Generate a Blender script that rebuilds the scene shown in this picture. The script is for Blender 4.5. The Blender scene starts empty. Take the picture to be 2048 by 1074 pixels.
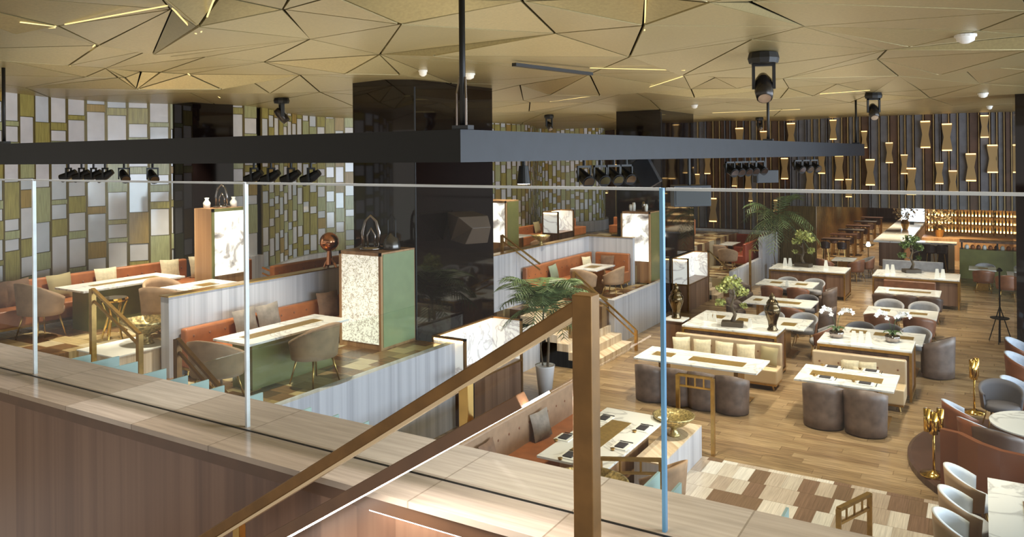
import bpy, bmesh, math, random
from mathutils import Vector, Matrix
from mathutils.geometry import delaunay_2d_cdt
random.seed(7)
sc = bpy.context.scene
COL = sc.collection
# ---------------------------------------------------------------- camera
F, CX, CY, EYE = 1560.0, 1024.0, 314.0, 4.95
YAW, ROLL = math.radians(31.0), math.radians(0.5)
vf = Vector((-math.sin(YAW), math.cos(YAW), 0)); vr0 = Vector((math.cos(YAW), math.sin(YAW), 0)); vz = Vector((0, 0, 1))
vR = math.cos(ROLL)*vr0 - math.sin(ROLL)*vz
vU = math.sin(ROLL)*vr0 + math.cos(ROLL)*vz
cd = bpy.data.cameras.new('camera'); cam = bpy.data.objects.new('camera', cd); COL.objects.link(cam)
cd.sensor_width = 36; cd.lens = 36*F/2048; cd.shift_x = 0; cd.shift_y = -(537-CY)/2048
cd.clip_start = 0.05; cd.clip_end = 300
m = Matrix((vR, vU, -vf)).transposed().to_4x4(); m.translation = Vector((0, 0, EYE)); cam.matrix_world = m
sc.camera = cam
# ---------------------------------------------------------------- world, exposure
w = bpy.data.worlds.new('world'); sc.world = w; w.use_nodes = True
w.node_tree.nodes['Background'].inputs[0].default_value = (1.0, 0.93, 0.84, 1)
w.node_tree.nodes['Background'].inputs[1].default_value = 0.36
sc.view_settings.view_transform = 'Standard'; sc.view_settings.look = 'None'
sc.view_settings.exposure = 0.98; sc.view_settings.gamma = 1.0
try: sc.view_settings.use_curve_mapping = False
except Exception: pass
sc.cycles.use_denoising = True
sc.cycles.max_bounces = 6; sc.cycles.diffuse_bounces = 3; sc.cycles.glossy_bounces = 3; sc.cycles.transparent_max_bounces = 12
sc.cycles.sample_clamp_indirect = 4.0; sc.cycles.blur_glossy = 0.5

def ray(px, py): return vf + vR*((px-CX)/F) - vU*((py-CY)/F)
def P(px, py, z=0.0): d = ray(px, py); t = (z-EYE)/d.z; return Vector((d.x*t, d.y*t, z))
def PY(px, py, Y): d = ray(px, py); t = Y/d.y; return Vector((d.x*t, Y, EYE+d.z*t))
def PX(px, py, X): d = ray(px, py); t = X/d.x; return Vector((X, d.y*t, EYE+d.z*t))

# ---------------------------------------------------------------- lights
def area(name, loc, rot, sx, sy, power, color):
    l = bpy.data.lights.new(name, 'AREA'); l.shape = 'RECTANGLE'; l.size = sx; l.size_y = sy; l.energy = power; l.color = color
    o = bpy.data.objects.new(name, l); COL.objects.link(o); o.location = loc; o.rotation_euler = rot; return o
def spot(name, loc, power, color, ang=80, tgt=None, blend=.6, rad=.05):
    l = bpy.data.lights.new(name, 'SPOT'); l.energy = power; l.color = color; l.spot_size = math.radians(ang); l.spot_blend = blend; l.shadow_soft_size = rad
    o = bpy.data.objects.new(name, l); COL.objects.link(o); o.location = loc
    if tgt: o.rotation_euler = (Vector(tgt)-Vector(loc)).to_track_quat('-Z', 'Y').to_euler()
    return o
WARM = (1.0, .80, .55); WARMW = (1.0, .88, .70); COOL = (.72, .85, 1.0)
# daylight through the tall windows on the right hand side of the hall (outside the frame)
area('daylight_right', (9.5, 14, 3.6), (0, math.radians(90), 0), 5.0, 30, 2000, COOL)
# added fill lights with no fixture, facing up to brighten the faceted ceiling evenly
for x, y, sx, sy, pw in [(-9, 9, 9, 6, 105), (-13, 18, 5, 12, 75), (-4.5, 17, 5, 9, 66), (-7, 27, 10, 9, 120), (-3, 8, 4, 5, 26), (1.5, 18, 4, 14, 12)]: area('ceiling_fill', (x, y, 5.22), (math.pi, 0, 0), sx, sy, pw*.58, (1.0, .89, .66))
for (x, y, zt, pw) in [(-5, 15.6, .8, 260), (-2.2, 15.8, .8, 260), (-5, 18.4, .9, 240), (-2, 18, .9, 220), (-5, 21, .8, 200), (-2, 22.8, .8, 240), (-5, 26.4, .8, 240), (-2, 26.6, .8, 240),
                    (-5, 29.4, .8, 240), (-2, 29.6, .8, 240), (.4, 14, .8, 120), (-2.2, 12, 0, 330), (-4.8, 10.7, .8, 200), (-3.3, 24.5, 0, 300), (-3.4, 32, 0, 300), (-4.4, 36, 0, 300),
                    (-13.6, 8.7, 2.7, 260), (-12.3, 9.5, 2.7, 180), (-9.6, 8.8, 2.2, 240), (-11.3, 7.2, 2.7, 150), (-14.6, 11, 2.3, 200), (-13.6, 15.5, 2, 220),
                    (-7.6, 14.3, 1.5, 120), (-9.2, 20, 1.9, 220), (-8.2, 17.6, .5, 220), (-11.8, 20, 2.3, 200), (-13.5, 24, 1.7, 240), (-10.5, 28, 1, 240), (-9, 30.5, 1.2, 240), (-7.4, 15.5, 0, 200), (-12.5, 29, 1.5, 220)]:
    spot('downlight_beam', (x+.3, y-.2, 6.15), pw*1.95, WARMW, 66, (x, y, zt))
for x in (-7.5, -5.2, -3.0, -.8): spot('ledge_fill', (x, 2.9, 6.2), 105 if x < -2 else 120, (1, .95, .92), 75, (x, 3.0, 3.5))  # spots added out of view above to lighten the ledge
# spots over the bar hall behind
for y in (40, 46, 52, 58): 
    for x in (-5.5, -1.5): spot('bar_beam', (x, y, 3.6), 600, WARM, 110, (x, y, 0))

# ---------------------------------------------------------------- materials
def lin(c): c /= 255.0; return c/12.92 if c <= .04045 else ((c+.055)/1.055)**2.4
def rgb(t): return (lin(t[0]), lin(t[1]), lin(t[2]), 1)
MATS = {}
def new(name):
    mt = bpy.data.materials.new(name); mt.use_nodes = True; nt = mt.node_tree
    return mt, nt, nt.nodes['Principled BSDF']
def N(nt, typ, **kw):
    n = nt.nodes.new(typ)
    for k, v in kw.items(): setattr(n, k, v)
    return n
def ramp(nt, stops, constant=False):
    r = nt.nodes.new('ShaderNodeValToRGB'); cr = r.color_ramp
    if constant: cr.interpolation = 'CONSTANT'
    while len(cr.elements) < len(stops): cr.elements.new(.5)
    for e, (p, c) in zip(cr.elements, stops): e.position = p; e.color = rgb(c)
    return r
def mat(name, c, rough=.5, metal=0, var=.0, scale=8, stretch=(1, 1, 1), c2=None, bump=0, spec=None, coat=0, detail=4):
    if name in MATS: return MATS[name]
    mt, nt, b = new(name); b.inputs['Base Color'].default_value = rgb(c); b.inputs['Roughness'].default_value = rough; b.inputs['Metallic'].default_value = metal
    if spec is not None: b.inputs['Specular IOR Level'].default_value = spec
    if coat: b.inputs['Coat Weight'].default_value = coat; b.inputs['Coat Roughness'].default_value = .05
    c2 = c2 or tuple(max(0, x*(1-var)) for x in c)
    tc = N(nt, 'ShaderNodeTexCoord'); mp = N(nt, 'ShaderNodeMapping'); mp.inputs['Scale'].default_value = stretch
    nz = N(nt, 'ShaderNodeTexNoise'); nz.inputs['Scale'].default_value = scale; nz.inputs['Detail'].default_value = detail
    nt.links.new(tc.outputs['Object'], mp.inputs[0]); nt.links.new(mp.outputs[0], nz.inputs['Vector'])
    r = ramp(nt, [(.3, c2), (.7, c)]); nt.links.new(nz.outputs['Fac'], r.inputs[0]); nt.links.new(r.outputs[0], b.inputs['Base Color'])
    if bump:
        bp = N(nt, 'ShaderNodeBump'); bp.inputs['Strength'].default_value = bump; bp.inputs['Distance'].default_value = .01
        nt.links.new(nz.outputs['Fac'], bp.inputs['Height']); nt.links.new(bp.outputs[0], b.inputs['Normal'])
    MATS[name] = mt; return mt
def emis(name, c, s):
    if name in MATS: return MATS[name]
    mt, nt, b = new(name); b.inputs['Base Color'].default_value = rgb(c); b.inputs['Emission Color'].default_value = rgb(c); b.inputs['Emission Strength'].default_value = s
    MATS[name] = mt; return mt
def marble(name, base=(232, 232, 230), vein=(150, 148, 150), rough=.12, scale=1.6, em=0, width=.06):
    if name in MATS: return MATS[name]
    mt, nt, b = new(name); b.inputs['Roughness'].default_value = rough
    tc = N(nt, 'ShaderNodeTexCoord'); nz = N(nt, 'ShaderNodeTexNoise'); nz.inputs['Scale'].default_value = scale; nz.inputs['Detail'].default_value = 5; nz.inputs['Distortion'].default_value = 1.2
    nt.links.new(tc.outputs['Object'], nz.inputs['Vector'])
    r = ramp(nt, [(.5-width, base), (.5, vein), (.5+width*.7, base)]); nt.links.new(nz.outputs['Fac'], r.inputs[0]); nt.links.new(r.outputs[0], b.inputs['Base Color'])
    if em: nt.links.new(r.outputs[0], b.inputs['Emission Color']); b.inputs['Emission Strength'].default_value = em
    MATS[name] = mt; return mt
def tiles(name, sx, sy, cols, rough=.35, streak=.25, swap=False, mortar=None):
    """rows of height sy in Y, cells of width sx in X with a random shift per row; each cell one colour with fine grain"""
    if name in MATS: return MATS[name]
    mt, nt, b = new(name); b.inputs['Roughness'].default_value = rough; L = nt.links.new
    def M(op, a, bb=None):
        n = N(nt, 'ShaderNodeMath', operation=op)
        for i, v in enumerate((a, bb)):
            if v is None: continue
            if isinstance(v, (int, float)): n.inputs[i].default_value = v
            else: L(v, n.inputs[i])
        return n.outputs[0]
    g = N(nt, 'ShaderNodeTexCoord'); s = N(nt, 'ShaderNodeSeparateXYZ'); L(g.outputs['Object'], s.inputs[0])
    X, Y = (s.outputs[1], s.outputs[0]) if swap else (s.outputs[0], s.outputs[1])
    v = M('DIVIDE', Y, sy); row = M('FLOOR', v)
    wn = N(nt, 'ShaderNodeTexWhiteNoise', noise_dimensions='1D'); L(row, wn.inputs['W'])
    u = M('ADD', M('DIVIDE', X, sx), M('MULTIPLY', wn.outputs['Value'], 7.3)); cell = M('FLOOR', u)
    cb = N(nt, 'ShaderNodeCombineXYZ'); L(cell, cb.inputs[0]); L(row, cb.inputs[1])
    w2 = N(nt, 'ShaderNodeTexWhiteNoise', noise_dimensions='2D'); L(cb.outputs[0], w2.inputs['Vector'])
    n = len(cols); r = ramp(nt, [(i/n, c) for i, c in enumerate(cols)], True); L(w2.outputs['Value'], r.inputs[0])
    mp = N(nt, 'ShaderNodeMapping'); mp.inputs['Scale'].default_value = (1.5, 26, 1) if swap is None or not swap else (26, 1.5, 1)
    if name == 'tile_rug': mp.inputs['Scale'].default_value = (40, 1.5, 1)
    L(g.outputs['Object'], mp.inputs[0]); nz = N(nt, 'ShaderNodeTexNoise'); nz.inputs['Scale'].default_value = 1.6; nz.inputs['Detail'].default_value = 5
    off = N(nt, 'ShaderNodeVectorMath', operation='ADD'); L(mp.outputs[0], off.inputs[0]); L(w2.outputs['Color'], off.inputs[1])
    L(off.outputs[0], nz.inputs['Vector'])
    mx = N(nt, 'ShaderNodeMix', data_type='RGBA', blend_type='MULTIPLY'); mx.inputs[0].default_value = 1
    r2 = ramp(nt, [(.25, tuple([255*(1-streak)]*3)), (.75, (255, 255, 255))]); L(nz.outputs['Fac'], r2.inputs[0])
    L(r.outputs[0], mx.inputs[6]); L(r2.outputs[0], mx.inputs[7]); out = mx.outputs[2]
    fv = M('FRACT', v); fu = M('FRACT', u)
    gap = M('MAXIMUM', M('LESS_THAN', fv, .02), M('LESS_THAN', fu, .012*(.6/sx)**.5))
    m3 = N(nt, 'ShaderNodeMix', data_type='RGBA', blend_type='MULTIPLY'); L(M('MULTIPLY', gap, .45), m3.inputs[0]); L(out, m3.inputs[6]); m3.inputs[7].default_value = (.25, .2, .15, 1)
    L(m3.outputs[2], b.inputs['Base Color']); MATS[name] = mt; return mt
def panelwood(name, cols, width=.16, axis='x', rough=.4, grain=30):
    """vertical veneer strips; axis: direction across strips; tone changes strip by strip"""
    if name in MATS: return MATS[name]
    mt, nt, b = new(name); b.inputs['Roughness'].default_value = rough; L = nt.links.new
    g = N(nt, 'ShaderNodeTexCoord'); s = N(nt, 'ShaderNodeSeparateXYZ'); L(g.outputs['Object'], s.inputs[0])
    ad = N(nt, 'ShaderNodeMath', operation='ADD'); L(s.outputs[0], ad.inputs[0]); L(s.outputs[1], ad.inputs[1])
    d = N(nt, 'ShaderNodeMath', operation='DIVIDE'); L(ad.outputs[0], d.inputs[0]); d.inputs[1].default_value = width
    nw = N(nt, 'ShaderNodeTexNoise'); nw.noise_dimensions = '1D'; nw.inputs['Scale'].default_value = 1.1; nw.inputs['Detail'].default_value = 3; L(d.outputs[0], nw.inputs['W'])
    fl = N(nt, 'ShaderNodeMath', operation='FLOOR'); L(d.outputs[0], fl.inputs[0])
    wn = N(nt, 'ShaderNodeTexWhiteNoise', noise_dimensions='1D'); L(fl.outputs[0], wn.inputs['W'])
    mx = N(nt, 'ShaderNodeMath', operation='MULTIPLY_ADD'); L(wn.outputs['Value'], mx.inputs[0]); mx.inputs[1].default_value = .35; L(nw.outputs['Fac'], mx.inputs[2])
    mp = N(nt, 'ShaderNodeMapping'); mp.inputs['Scale'].default_value = (grain, grain, .5); L(g.outputs['Object'], mp.inputs[0])
    nz = N(nt, 'ShaderNodeTexNoise'); nz.inputs['Scale'].default_value = 1.3; nz.inputs['Detail'].default_value = 4; L(mp.outputs[0], nz.inputs['Vector'])
    a2 = N(nt, 'ShaderNodeMath', operation='MULTIPLY_ADD'); L(nz.outputs['Fac'], a2.inputs[0]); a2.inputs[1].default_value = .35; L(mx.outputs[0], a2.inputs[2])
    n = len(cols); r = ramp(nt, [(.45+.6*i/(n-1)*1.0 if n > 1 else 0, c) for i, c in enumerate(cols)]); L(a2.outputs[0], r.inputs[0]); L(r.outputs[0], b.inputs['Base Color'])
    MATS[name] = mt; return mt
def glassmat(name='clear_glass', tint=(250, 253, 252), refl=.7):
    if name in MATS: return MATS[name]
    mt = bpy.data.materials.new(name); mt.use_nodes = True; nt = mt.node_tree; nt.nodes.clear(); L = nt.links.new
    o = N(nt, 'ShaderNodeOutputMaterial'); mx = N(nt, 'ShaderNodeMixShader'); t = N(nt, 'ShaderNodeBsdfTransparent'); g = N(nt, 'ShaderNodeBsdfGlossy')
    t.inputs[0].default_value = rgb(tint); g.inputs['Roughness'].default_value = .01; f = N(nt, 'ShaderNodeFresnel'); f.inputs[0].default_value = 1.45
    mm = N(nt, 'ShaderNodeMath', operation='MULTIPLY'); mm.inputs[1].default_value = refl; gg = N(nt, 'ShaderNodeNewGeometry'); m2 = N(nt, 'ShaderNodeMath', operation='MULTIPLY'); m1 = N(nt, 'ShaderNodeMath', operation='SUBTRACT'); m1.inputs[0].default_value = 1; L(gg.outputs['Backfacing'], m1.inputs[1]); L(f.outputs[0], m2.inputs[0]); L(m1.outputs[0], m2.inputs[1]); L(m2.outputs[0], mm.inputs[0]); L(mm.outputs[0], mx.inputs[0])
    L(t.outputs[0], mx.inputs[1]); L(g.outputs[0], mx.inputs[2]); L(mx.outputs[0], o.inputs[0]); MATS[name] = mt; return mt
def bricks_cells(name, cols, sx, sy): return tiles(name, sx, sy, cols)

M_gold = mat('brushed_gold', (196, 158, 92), .28, .9, .12, 12)
M_bronze = mat('bronze_rail', (134, 98, 54), .36, .6, .15, 10)
M_brass = mat('polished_brass', (222, 182, 96), .14, 1, .1, 10)
M_black = mat('matt_black_metal', (14, 14, 16), .5, .0, .2, 6)
M_blackg = mat('gloss_black_cladding', (22, 14, 13), .04, 0, .3, 1.2, spec=.5)
M_bluegrey = mat('blue_grey_metal', (34, 38, 46), .5, .1, .15, 5)
M_ceil = mat('gold_ceiling_panel', (172, 158, 114), .38, .5, .08, 30, (1, 1, 1))
M_dark = mat('dark_void', (40, 32, 24), .8)
M_wall_lt = panelwood('pale_grey_veneer', [(160, 160, 168), (182, 182, 190), (196, 196, 203)], .14, grain=34)
M_wood_lt = panelwood('light_oak_veneer', [(176, 150, 120), (208, 186, 158), (224, 206, 182)], .14)
M_wood_br = panelwood('walnut_veneer', [(84, 60, 46), (116, 86, 68), (132, 102, 82)], .22, rough=.32, grain=26)
M_wood_md = panelwood('warm_oak_veneer', [(136, 98, 66), (166, 124, 86), (186, 146, 104)], .2)
M_floor = tiles('oak_floor', 1.5, .19, [(160, 132, 98), (178, 150, 114), (148, 120, 88), (170, 142, 106), (156, 128, 94)], .26, .38)
M_rug = tiles('tile_rug', .24, .52, [(222, 212, 200), (196, 180, 164), (132, 104, 86), (232, 226, 218), (186, 168, 152), (204, 192, 178), (128, 102, 82), (214, 202, 188)], .22, .18)
M_tterr = tiles('terrace_tiles', .42, .3, [(200, 176, 130), (132, 98, 66), (176, 148, 100), (96, 70, 48), (214, 196, 160), (150, 120, 84)], .25, .2)
M_ledge = tiles('ledge_stone', .62, 5.0, [(196, 178, 160), (186, 168, 150), (204, 188, 172)], .13, .16, False)
M_marble = marble('white_marble', (238, 236, 232), (196, 194, 192), .14, 1.3, 0, .045); M_marble_lit = marble('backlit_marble', (246, 244, 240), (196, 190, 190), .2, 1.3, .22, .04)
M_art = marble('backlit_ink_art', (255, 250, 236), (150, 136, 124), .4, 2.2, .5, .1)
M_art2 = marble('backlit_lace_pattern', (246, 240, 226), (150, 136, 118), .4, 11, .36, .06)
def ink(name, em, sc_=2.2, t0=.52):
    mt = marble(name, em=em, scale=sc_); nt = mt.node_tree
    r = [n for n in nt.nodes if n.type == 'VALTORGB'][0]; cr = r.color_ramp
    for e, (p_, c) in zip(cr.elements, [(t0, (252, 248, 238)), (t0+.06, (176, 166, 158)), (t0+.16, (92, 84, 80))]): e.position = p_; e.color = rgb(c)
    nz = [n for n in nt.nodes if n.type == 'TEX_NOISE'][0]; nz.inputs['Detail'].default_value = 9; nz.inputs['Distortion'].default_value = .6; return mt
M_ink = ink('backlit_ink_painting', .55); M_art = ink('backlit_ink_tree', .55, 1.7, .5)
M_white = mat('white_card', (238, 236, 230), .5)
M_orange = mat('orange_leather', (172, 104, 60), .42, 0, .15, 5)
M_cream = mat('cream_leather', (190, 166, 136), .36, 0, .08, 4)
M_tan = mat('tan_seat', (198, 174, 140), .4)
M_taupe = mat('taupe_velvet', (168, 136, 106), .75, 0, .15, 6)
M_tub = mat('dark_grey_leather', (120, 102, 94), .45, 0, .25, 6)
M_greyv = mat('blue_grey_velvet', (160, 158, 162), .7, 0, .15, 6)
M_brownl = mat('brown_leather', (140, 92, 66), .4, 0, .2, 6)
M_cush = mat('ivory_cushion', (222, 208, 176), .8, 0, .12, 14, bump=.2)
M_cush_b = mat('brown_cushion', (128, 96, 74), .8, 0, .2, 10)
M_cush_g = mat('grey_cushion', (150, 138, 128), .8, 0, .2, 10)
M_olive = mat('olive_panel', (124, 122, 70), .4, 0, .12, 3)
M_green = mat('sage_green_panel', (140, 156, 118), .35, 0, .08, 3)
M_leaf = mat('green_leaf', (70, 100, 50), .5, 0, .4, 6); M_leafy = mat('yellow_green_leaf', (194, 200, 118), .55, 0, .3, 9)
M_palm = mat('palm_leaf', (120, 144, 92), .5, 0, .4, 6)
M_bark = mat('grey_bark', (120, 104, 84), .8, 0, .4, 14, (1, 1, .3))
M_petal = mat('white_petal', (246, 244, 246), .5); M_pot = mat('dark_bonsai_tray', (72, 60, 46), .5)
M_led = emis('warm_white_led', (255, 242, 228), 9); M_ledw = emis('soft_white_led', (255, 214, 150), 5); M_lampglow = emis('lamp_glow', (255, 206, 130), 1.6)
M_glass = glassmat(); M_glass_t = glassmat('terrace_glass', (248, 252, 250), .6)
M_edge = mat('bright_glass_edge', (222, 228, 232), .25, 0, .1, 3, (1, 1, 3)); M_edgeb = mat('blue_glass_edge', (110, 170, 214), .2, 0, .25, 2, (1, 1, .5))  # light carried along the glass edges is put into these colours
M_fin = mat('frosted_green_glass', (160, 186, 180), .25, 0, .15, 3)
M_chrome = mat('mirror_chrome', (170, 160, 156), .12, 1, .2, 8); M_urn = mat('dark_bronze_urn', (122, 104, 78), .16, .95, .3, 6)
M_slatd = mat('dark_slat', (92, 68, 54), .5, 0, .2, 3); M_slatb = mat('blue_grey_slat', (112, 112, 118), .4, .1, .15, 3); M_slatg = mat('gold_slat_edge', (176, 150, 104), .35, .3, .1, 3)
M_gin = mat('gold_table_inlay', (176, 144, 84), .35, .5, .15, 20)
M_mosaic = mat('gold_mosaic', (238, 214, 150), .28, .7, .5, 26, bump=.6)
M_napkin = mat('dark_napkin', (52, 48, 52), .7)

# ---------------------------------------------------------------- mesh helpers
class MB:
    def __init__(s): s.v = []; s.f = []; s.mi = []
    def add(s, vs, fs, mi=0):
        o = len(s.v); s.v += [tuple(a) for a in vs]; s.f += [tuple(o+i for i in f) for f in fs]; s.mi += [mi]*len(fs); return s
    def box(s, x0, y0, z0, x1, y1, z1, mi=0):
        x0, x1 = min(x0, x1), max(x0, x1); y0, y1 = min(y0, y1), max(y0, y1); z0, z1 = min(z0, z1), max(z0, z1)
        vs = [(x, y, z) for z in (z0, z1) for y in (y0, y1) for x in (x0, x1)]
        return s.add(vs, [(0, 2, 3, 1), (4, 5, 7, 6), (0, 1, 5, 4), (2, 6, 7, 3), (0, 4, 6, 2), (1, 3, 7, 5)], mi)
    def bar(s, a, b, wd, ht, mi=0, up=(0, 0, 1)):
        a = Vector(a); b = Vector(b); d = (b-a).normalized(); u = Vector(up)
        if abs(d.dot(u)) > .99: u = Vector((0, 1, 0))
        r = d.cross(u).normalized(); u = r.cross(d).normalized()
        vs = [p + r*(i*wd/2) + u*(j*ht/2) for p in (a, b) for j in (-1, 1) for i in (-1, 1)]
        return s.add(vs, [(0, 1, 3, 2), (4, 6, 7, 5), (0, 4, 5, 1), (2, 3, 7, 6), (0, 2, 6, 4), (1, 5, 7, 3)], mi)
    def tube(s, pts, rad, n=8, mi=0, cap=True):
        pts = [Vector(p) for p in pts]; rs = rad if isinstance(rad, (list, tuple)) else [rad]*len(pts); vs = []; u = None
        for i, p in enumerate(pts):
            d = (pts[min(i+1, len(pts)-1)] - pts[max(i-1, 0)]).normalized()
            if u is None: u = Vector((0, 0, 1)) if abs(d.z) < .9 else Vector((1, 0, 0))
            r = d.cross(u).normalized(); u2 = r.cross(d).normalized(); u = u2
            for k in range(n): a = 2*math.pi*k/n; vs.append(p + r*(math.cos(a)*rs[i]) + u2*(math.sin(a)*rs[i]))
        fs = [(i*n+k, i*n+(k+1) % n, (i+1)*n+(k+1) % n, (i+1)*n+k) for i in range(len(pts)-1) for k in range(n)]
        if cap: fs += [tuple(range(n))[::-1], tuple((len(pts)-1)*n+k for k in range(n))]
        return s.add(vs, fs, mi)
    def lathe(s, prof, n=24, c=(0, 0, 0), mi=0, sy=1):
        vs = [(c[0]+r*math.cos(2*math.pi*k/n), c[1]+sy*r*math.sin(2*math.pi*k/n), c[2]+z) for r, z in prof for k in range(n)]
        fs = [(i*n+k, i*n+(k+1) % n, (i+1)*n+(k+1) % n, (i+1)*n+k) for i in range(len(prof)-1) for k in range(n)]
        fs += [tuple(range(n))[::-1], tuple((len(prof)-1)*n+k for k in range(n))]
        return s.add(vs, fs, mi)
    def prism(s, pts, z0, z1, mi=0):
        n = len(pts); vs = [(x, y, z0) for x, y in pts]+[(x, y, z1) for x, y in pts]
        return s.add(vs, [tuple(range(n))[::-1], tuple(range(n, 2*n))]+[(i, (i+1) % n, n+(i+1) % n, n+i) for i in range(n)], mi)
    def ico(s, c, r, sub=1, mi=0, sc=(1, 1, 1)):
        bm = bmesh.new(); bmesh.ops.create_icosphere(bm, subdivisions=sub, radius=r)
        s.add([(c[0]+v.co.x*sc[0], c[1]+v.co.y*sc[1], c[2]+v.co.z*sc[2]) for v in bm.verts], [[v.index for v in f.verts] for f in bm.faces], mi); bm.free(); return s
    def build(s, name, mats, parent=None, bev=0, smooth=False, sub=0, loc=None):
        me = bpy.data.meshes.new(name); me.from_pydata(s.v, [], s.f)
        for q in (mats if isinstance(mats, (list, tuple)) else [mats]): me.materials.append(q)
        if any(s.mi): me.polygons.foreach_set('material_index', s.mi)
        if smooth: me.polygons.foreach_set('use_smooth', [True]*len(me.polygons))
        me.update(); o = bpy.data.objects.new(name, me); COL.objects.link(o)
        if parent: o.parent = parent
        if loc: o.location = loc
        if bev:
            b = o.modifiers.new('b', 'BEVEL'); b.width = bev; b.segments = 3; b.limit_method = 'ANGLE'; b.angle_limit = math.radians(40); b.harden_normals = False
        if sub: q = o.modifiers.new('s', 'SUBSURF'); q.levels = sub; q.render_levels = sub
        return o
ORD = ['first', 'second', 'third', 'fourth', 'fifth', 'sixth', 'seventh', 'eighth', 'ninth', 'tenth']
def tag(o, label, cat, group=None, kind=None):
    o['label'] = label; o['category'] = cat
    if group: o['group'] = group
    if kind: o['kind'] = kind
    return o
def thing(name, label, cat, loc=(0, 0, 0), rz=0, group=None):
    o = bpy.data.objects.new(name, None); o.empty_display_size = .1; COL.objects.link(o); o.location = loc; o.rotation_euler = (0, 0, rz); return tag(o, label, cat, group)
def struct(name, mb, mats, bev=0, smooth=False):
    o = mb.build(name, mats, bev=bev, smooth=smooth); o['kind'] = 'structure'; return o
PROTO = {}
def inst(key, maker, label, loc, rz=0, group=None, cat=None, scale=None):
    """first use builds the thing, later uses copy the thing and each of its parts and sub-parts"""
    if key not in PROTO:
        r = maker(); PROTO[key] = (r, [(c, list(c.children)) for c in r.children])
    else:
        src, kids = PROTO[key]; r = src.copy(); COL.objects.link(r)
        for c, gs in kids:
            cc = c.copy(); COL.objects.link(cc); cc.parent = r
            for g in gs: gg = g.copy(); COL.objects.link(gg); gg.parent = cc
    r.location = loc; r.rotation_euler = (0, 0, rz); r['label'] = label
    if scale: r.scale = (scale,)*3
    if group: r['group'] = group
    elif 'group' in r: del r['group']
    return r

# ================================================================ STRUCTURE
BW = 34.5   # back wall
def ceil_z(x): return 6.4 if x > -11 else 6.4 - min(1, (-11-x)/5.0)*.27
# floor
mb = MB(); mb.box(-24, 12.6, -.2, 9.5, 70, 0); struct('floor', mb, M_floor)
mb = MB(); mb.box(-9.2, -2, -.2, -4.3, 12.6, 0); mb.box(-.45, -2, -.2, 9.5, 12.6, 0); struct('floor_front', mb, M_floor)
mb = MB(); mb.box(-4.3, -2, -.2, -.45, 12.6, 0.0); struct('floor_tiles', mb, M_rug)
# ceiling: folded gold panels
Z0 = 6.4
cv = {}
def V(n, x, y, dz=None): cv[n] = (x, y, dz)
for n, x, y, d in [('a', 396, 54, -.1), ('b', 567, 19, .08), ('c', 620, 78, .12), ('d', 342, 19, .1), ('e', 116, 52, 0), ('f', 31, 70, -.1), ('g', 197, 91, .04), ('h', 299, 100, .1), ('i', 137, 132, -.08),
                   ('j', 410, 114, .05), ('k', 321, 149, .08), ('l', 528, 124, .08), ('m', 212, 141, .04), ('n', 273, 195, -.12), ('o', 282, 149, .1), ('p', 236, 164, 0), ('q', 51, 184, .05), ('r', 376, 152, .08), ('s', 444, 185, -.1),
                   ('t', 506, 168, .05), ('u', 0, 35, .08), ('v', 321, -8, 0), ('w', 440, -8, .1), ('x', 0, 125, .05), ('y', 581, -6, 0), ('A', 801, 49, -.1), ('B', 760, 109, .1), ('C', 1044, 2, .1), ('D', 1111, 67, .1), ('E', 1287, 51, -.08),
                   ('F', 1259, 114, -.02), ('G', 1292, -8, .08), ('H', 902, 166, .05), ('I', 866, 112, 0), ('J', 1179, 148, .1), ('K', 1374, 132, .1), ('L', 1363, 152, -.1), ('M', 1420, 5, -.06), ('N', 1608, 53, .1), ('O', 1500, 3, .06),
                   ('Q', 1773, 100, 0), ('R', 1755, 118, .06), ('S', 1503, 79, .08), ('T', 1567, 157, -.1), ('U', 1674, 168, .12), ('W', 1797, 152, -.06), ('X', 1743, 187, .08), ('Y', 1626, 192, .0), ('Z', 1577, 176, .1), ('Z1', 1560, 197, -.05),
                   ('Z2', 1430, 155, .06), ('Z3', 1474, 177, -.1), ('Z4', 1382, 178, .06), ('Z5', 1389, 195, -.08), ('Z6', 1956, 62, .05), ('Z7', 2060, 22, 0), ('Z8', 1820, 94, -.02), ('Z9', 2060, 70, .1), ('Y1', 2060, 100, -.06), ('Y2', 1920, 130, .08),
                   ('Y3', 1880, 150, -.1), ('Y4', 2060, 140, 0), ('Y5', 1960, 168, .06), ('Y6', 1860, 196, -.05), ('Y7', 1840, 180, .08), ('Y8', 666, -8, .05), ('X1', 600, 150, .1), ('X2', 690, 148, -.08), ('X3', 640, 190, .05), ('X4', 540, 195, -.05),
                   ('X5', 1040, 170, .08), ('X6', 1100, 190, -.1), ('X7', 1180, 205, .06), ('X8', 1265, 182, .08), ('X9', 1200, 192, -.06), ('W1', 1060, 205, .1), ('W2', 1058, 225, -.05), ('W3', 1300, 200, .1), ('W4', 1450, 205, .05), ('W5', 1700, 205, -.08),
                   ('W6', 100, 195, .1), ('W7', 380, 200, 0), ('W8', 170, 165, -.02), ('W9', 800, 150, -.03)]: V(n, x, y, d)
names = list(cv); pts = []; zs = []
for n in names:
    x, y, d = cv[n]; d *= 1.1
    p = P(x, y, Z0+d); zz = ceil_z(p.x)+d; p = P(x, y, zz); pts.append(Vector((p.x, p.y))); zs.append(ceil_z(p.x)+d)
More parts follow.
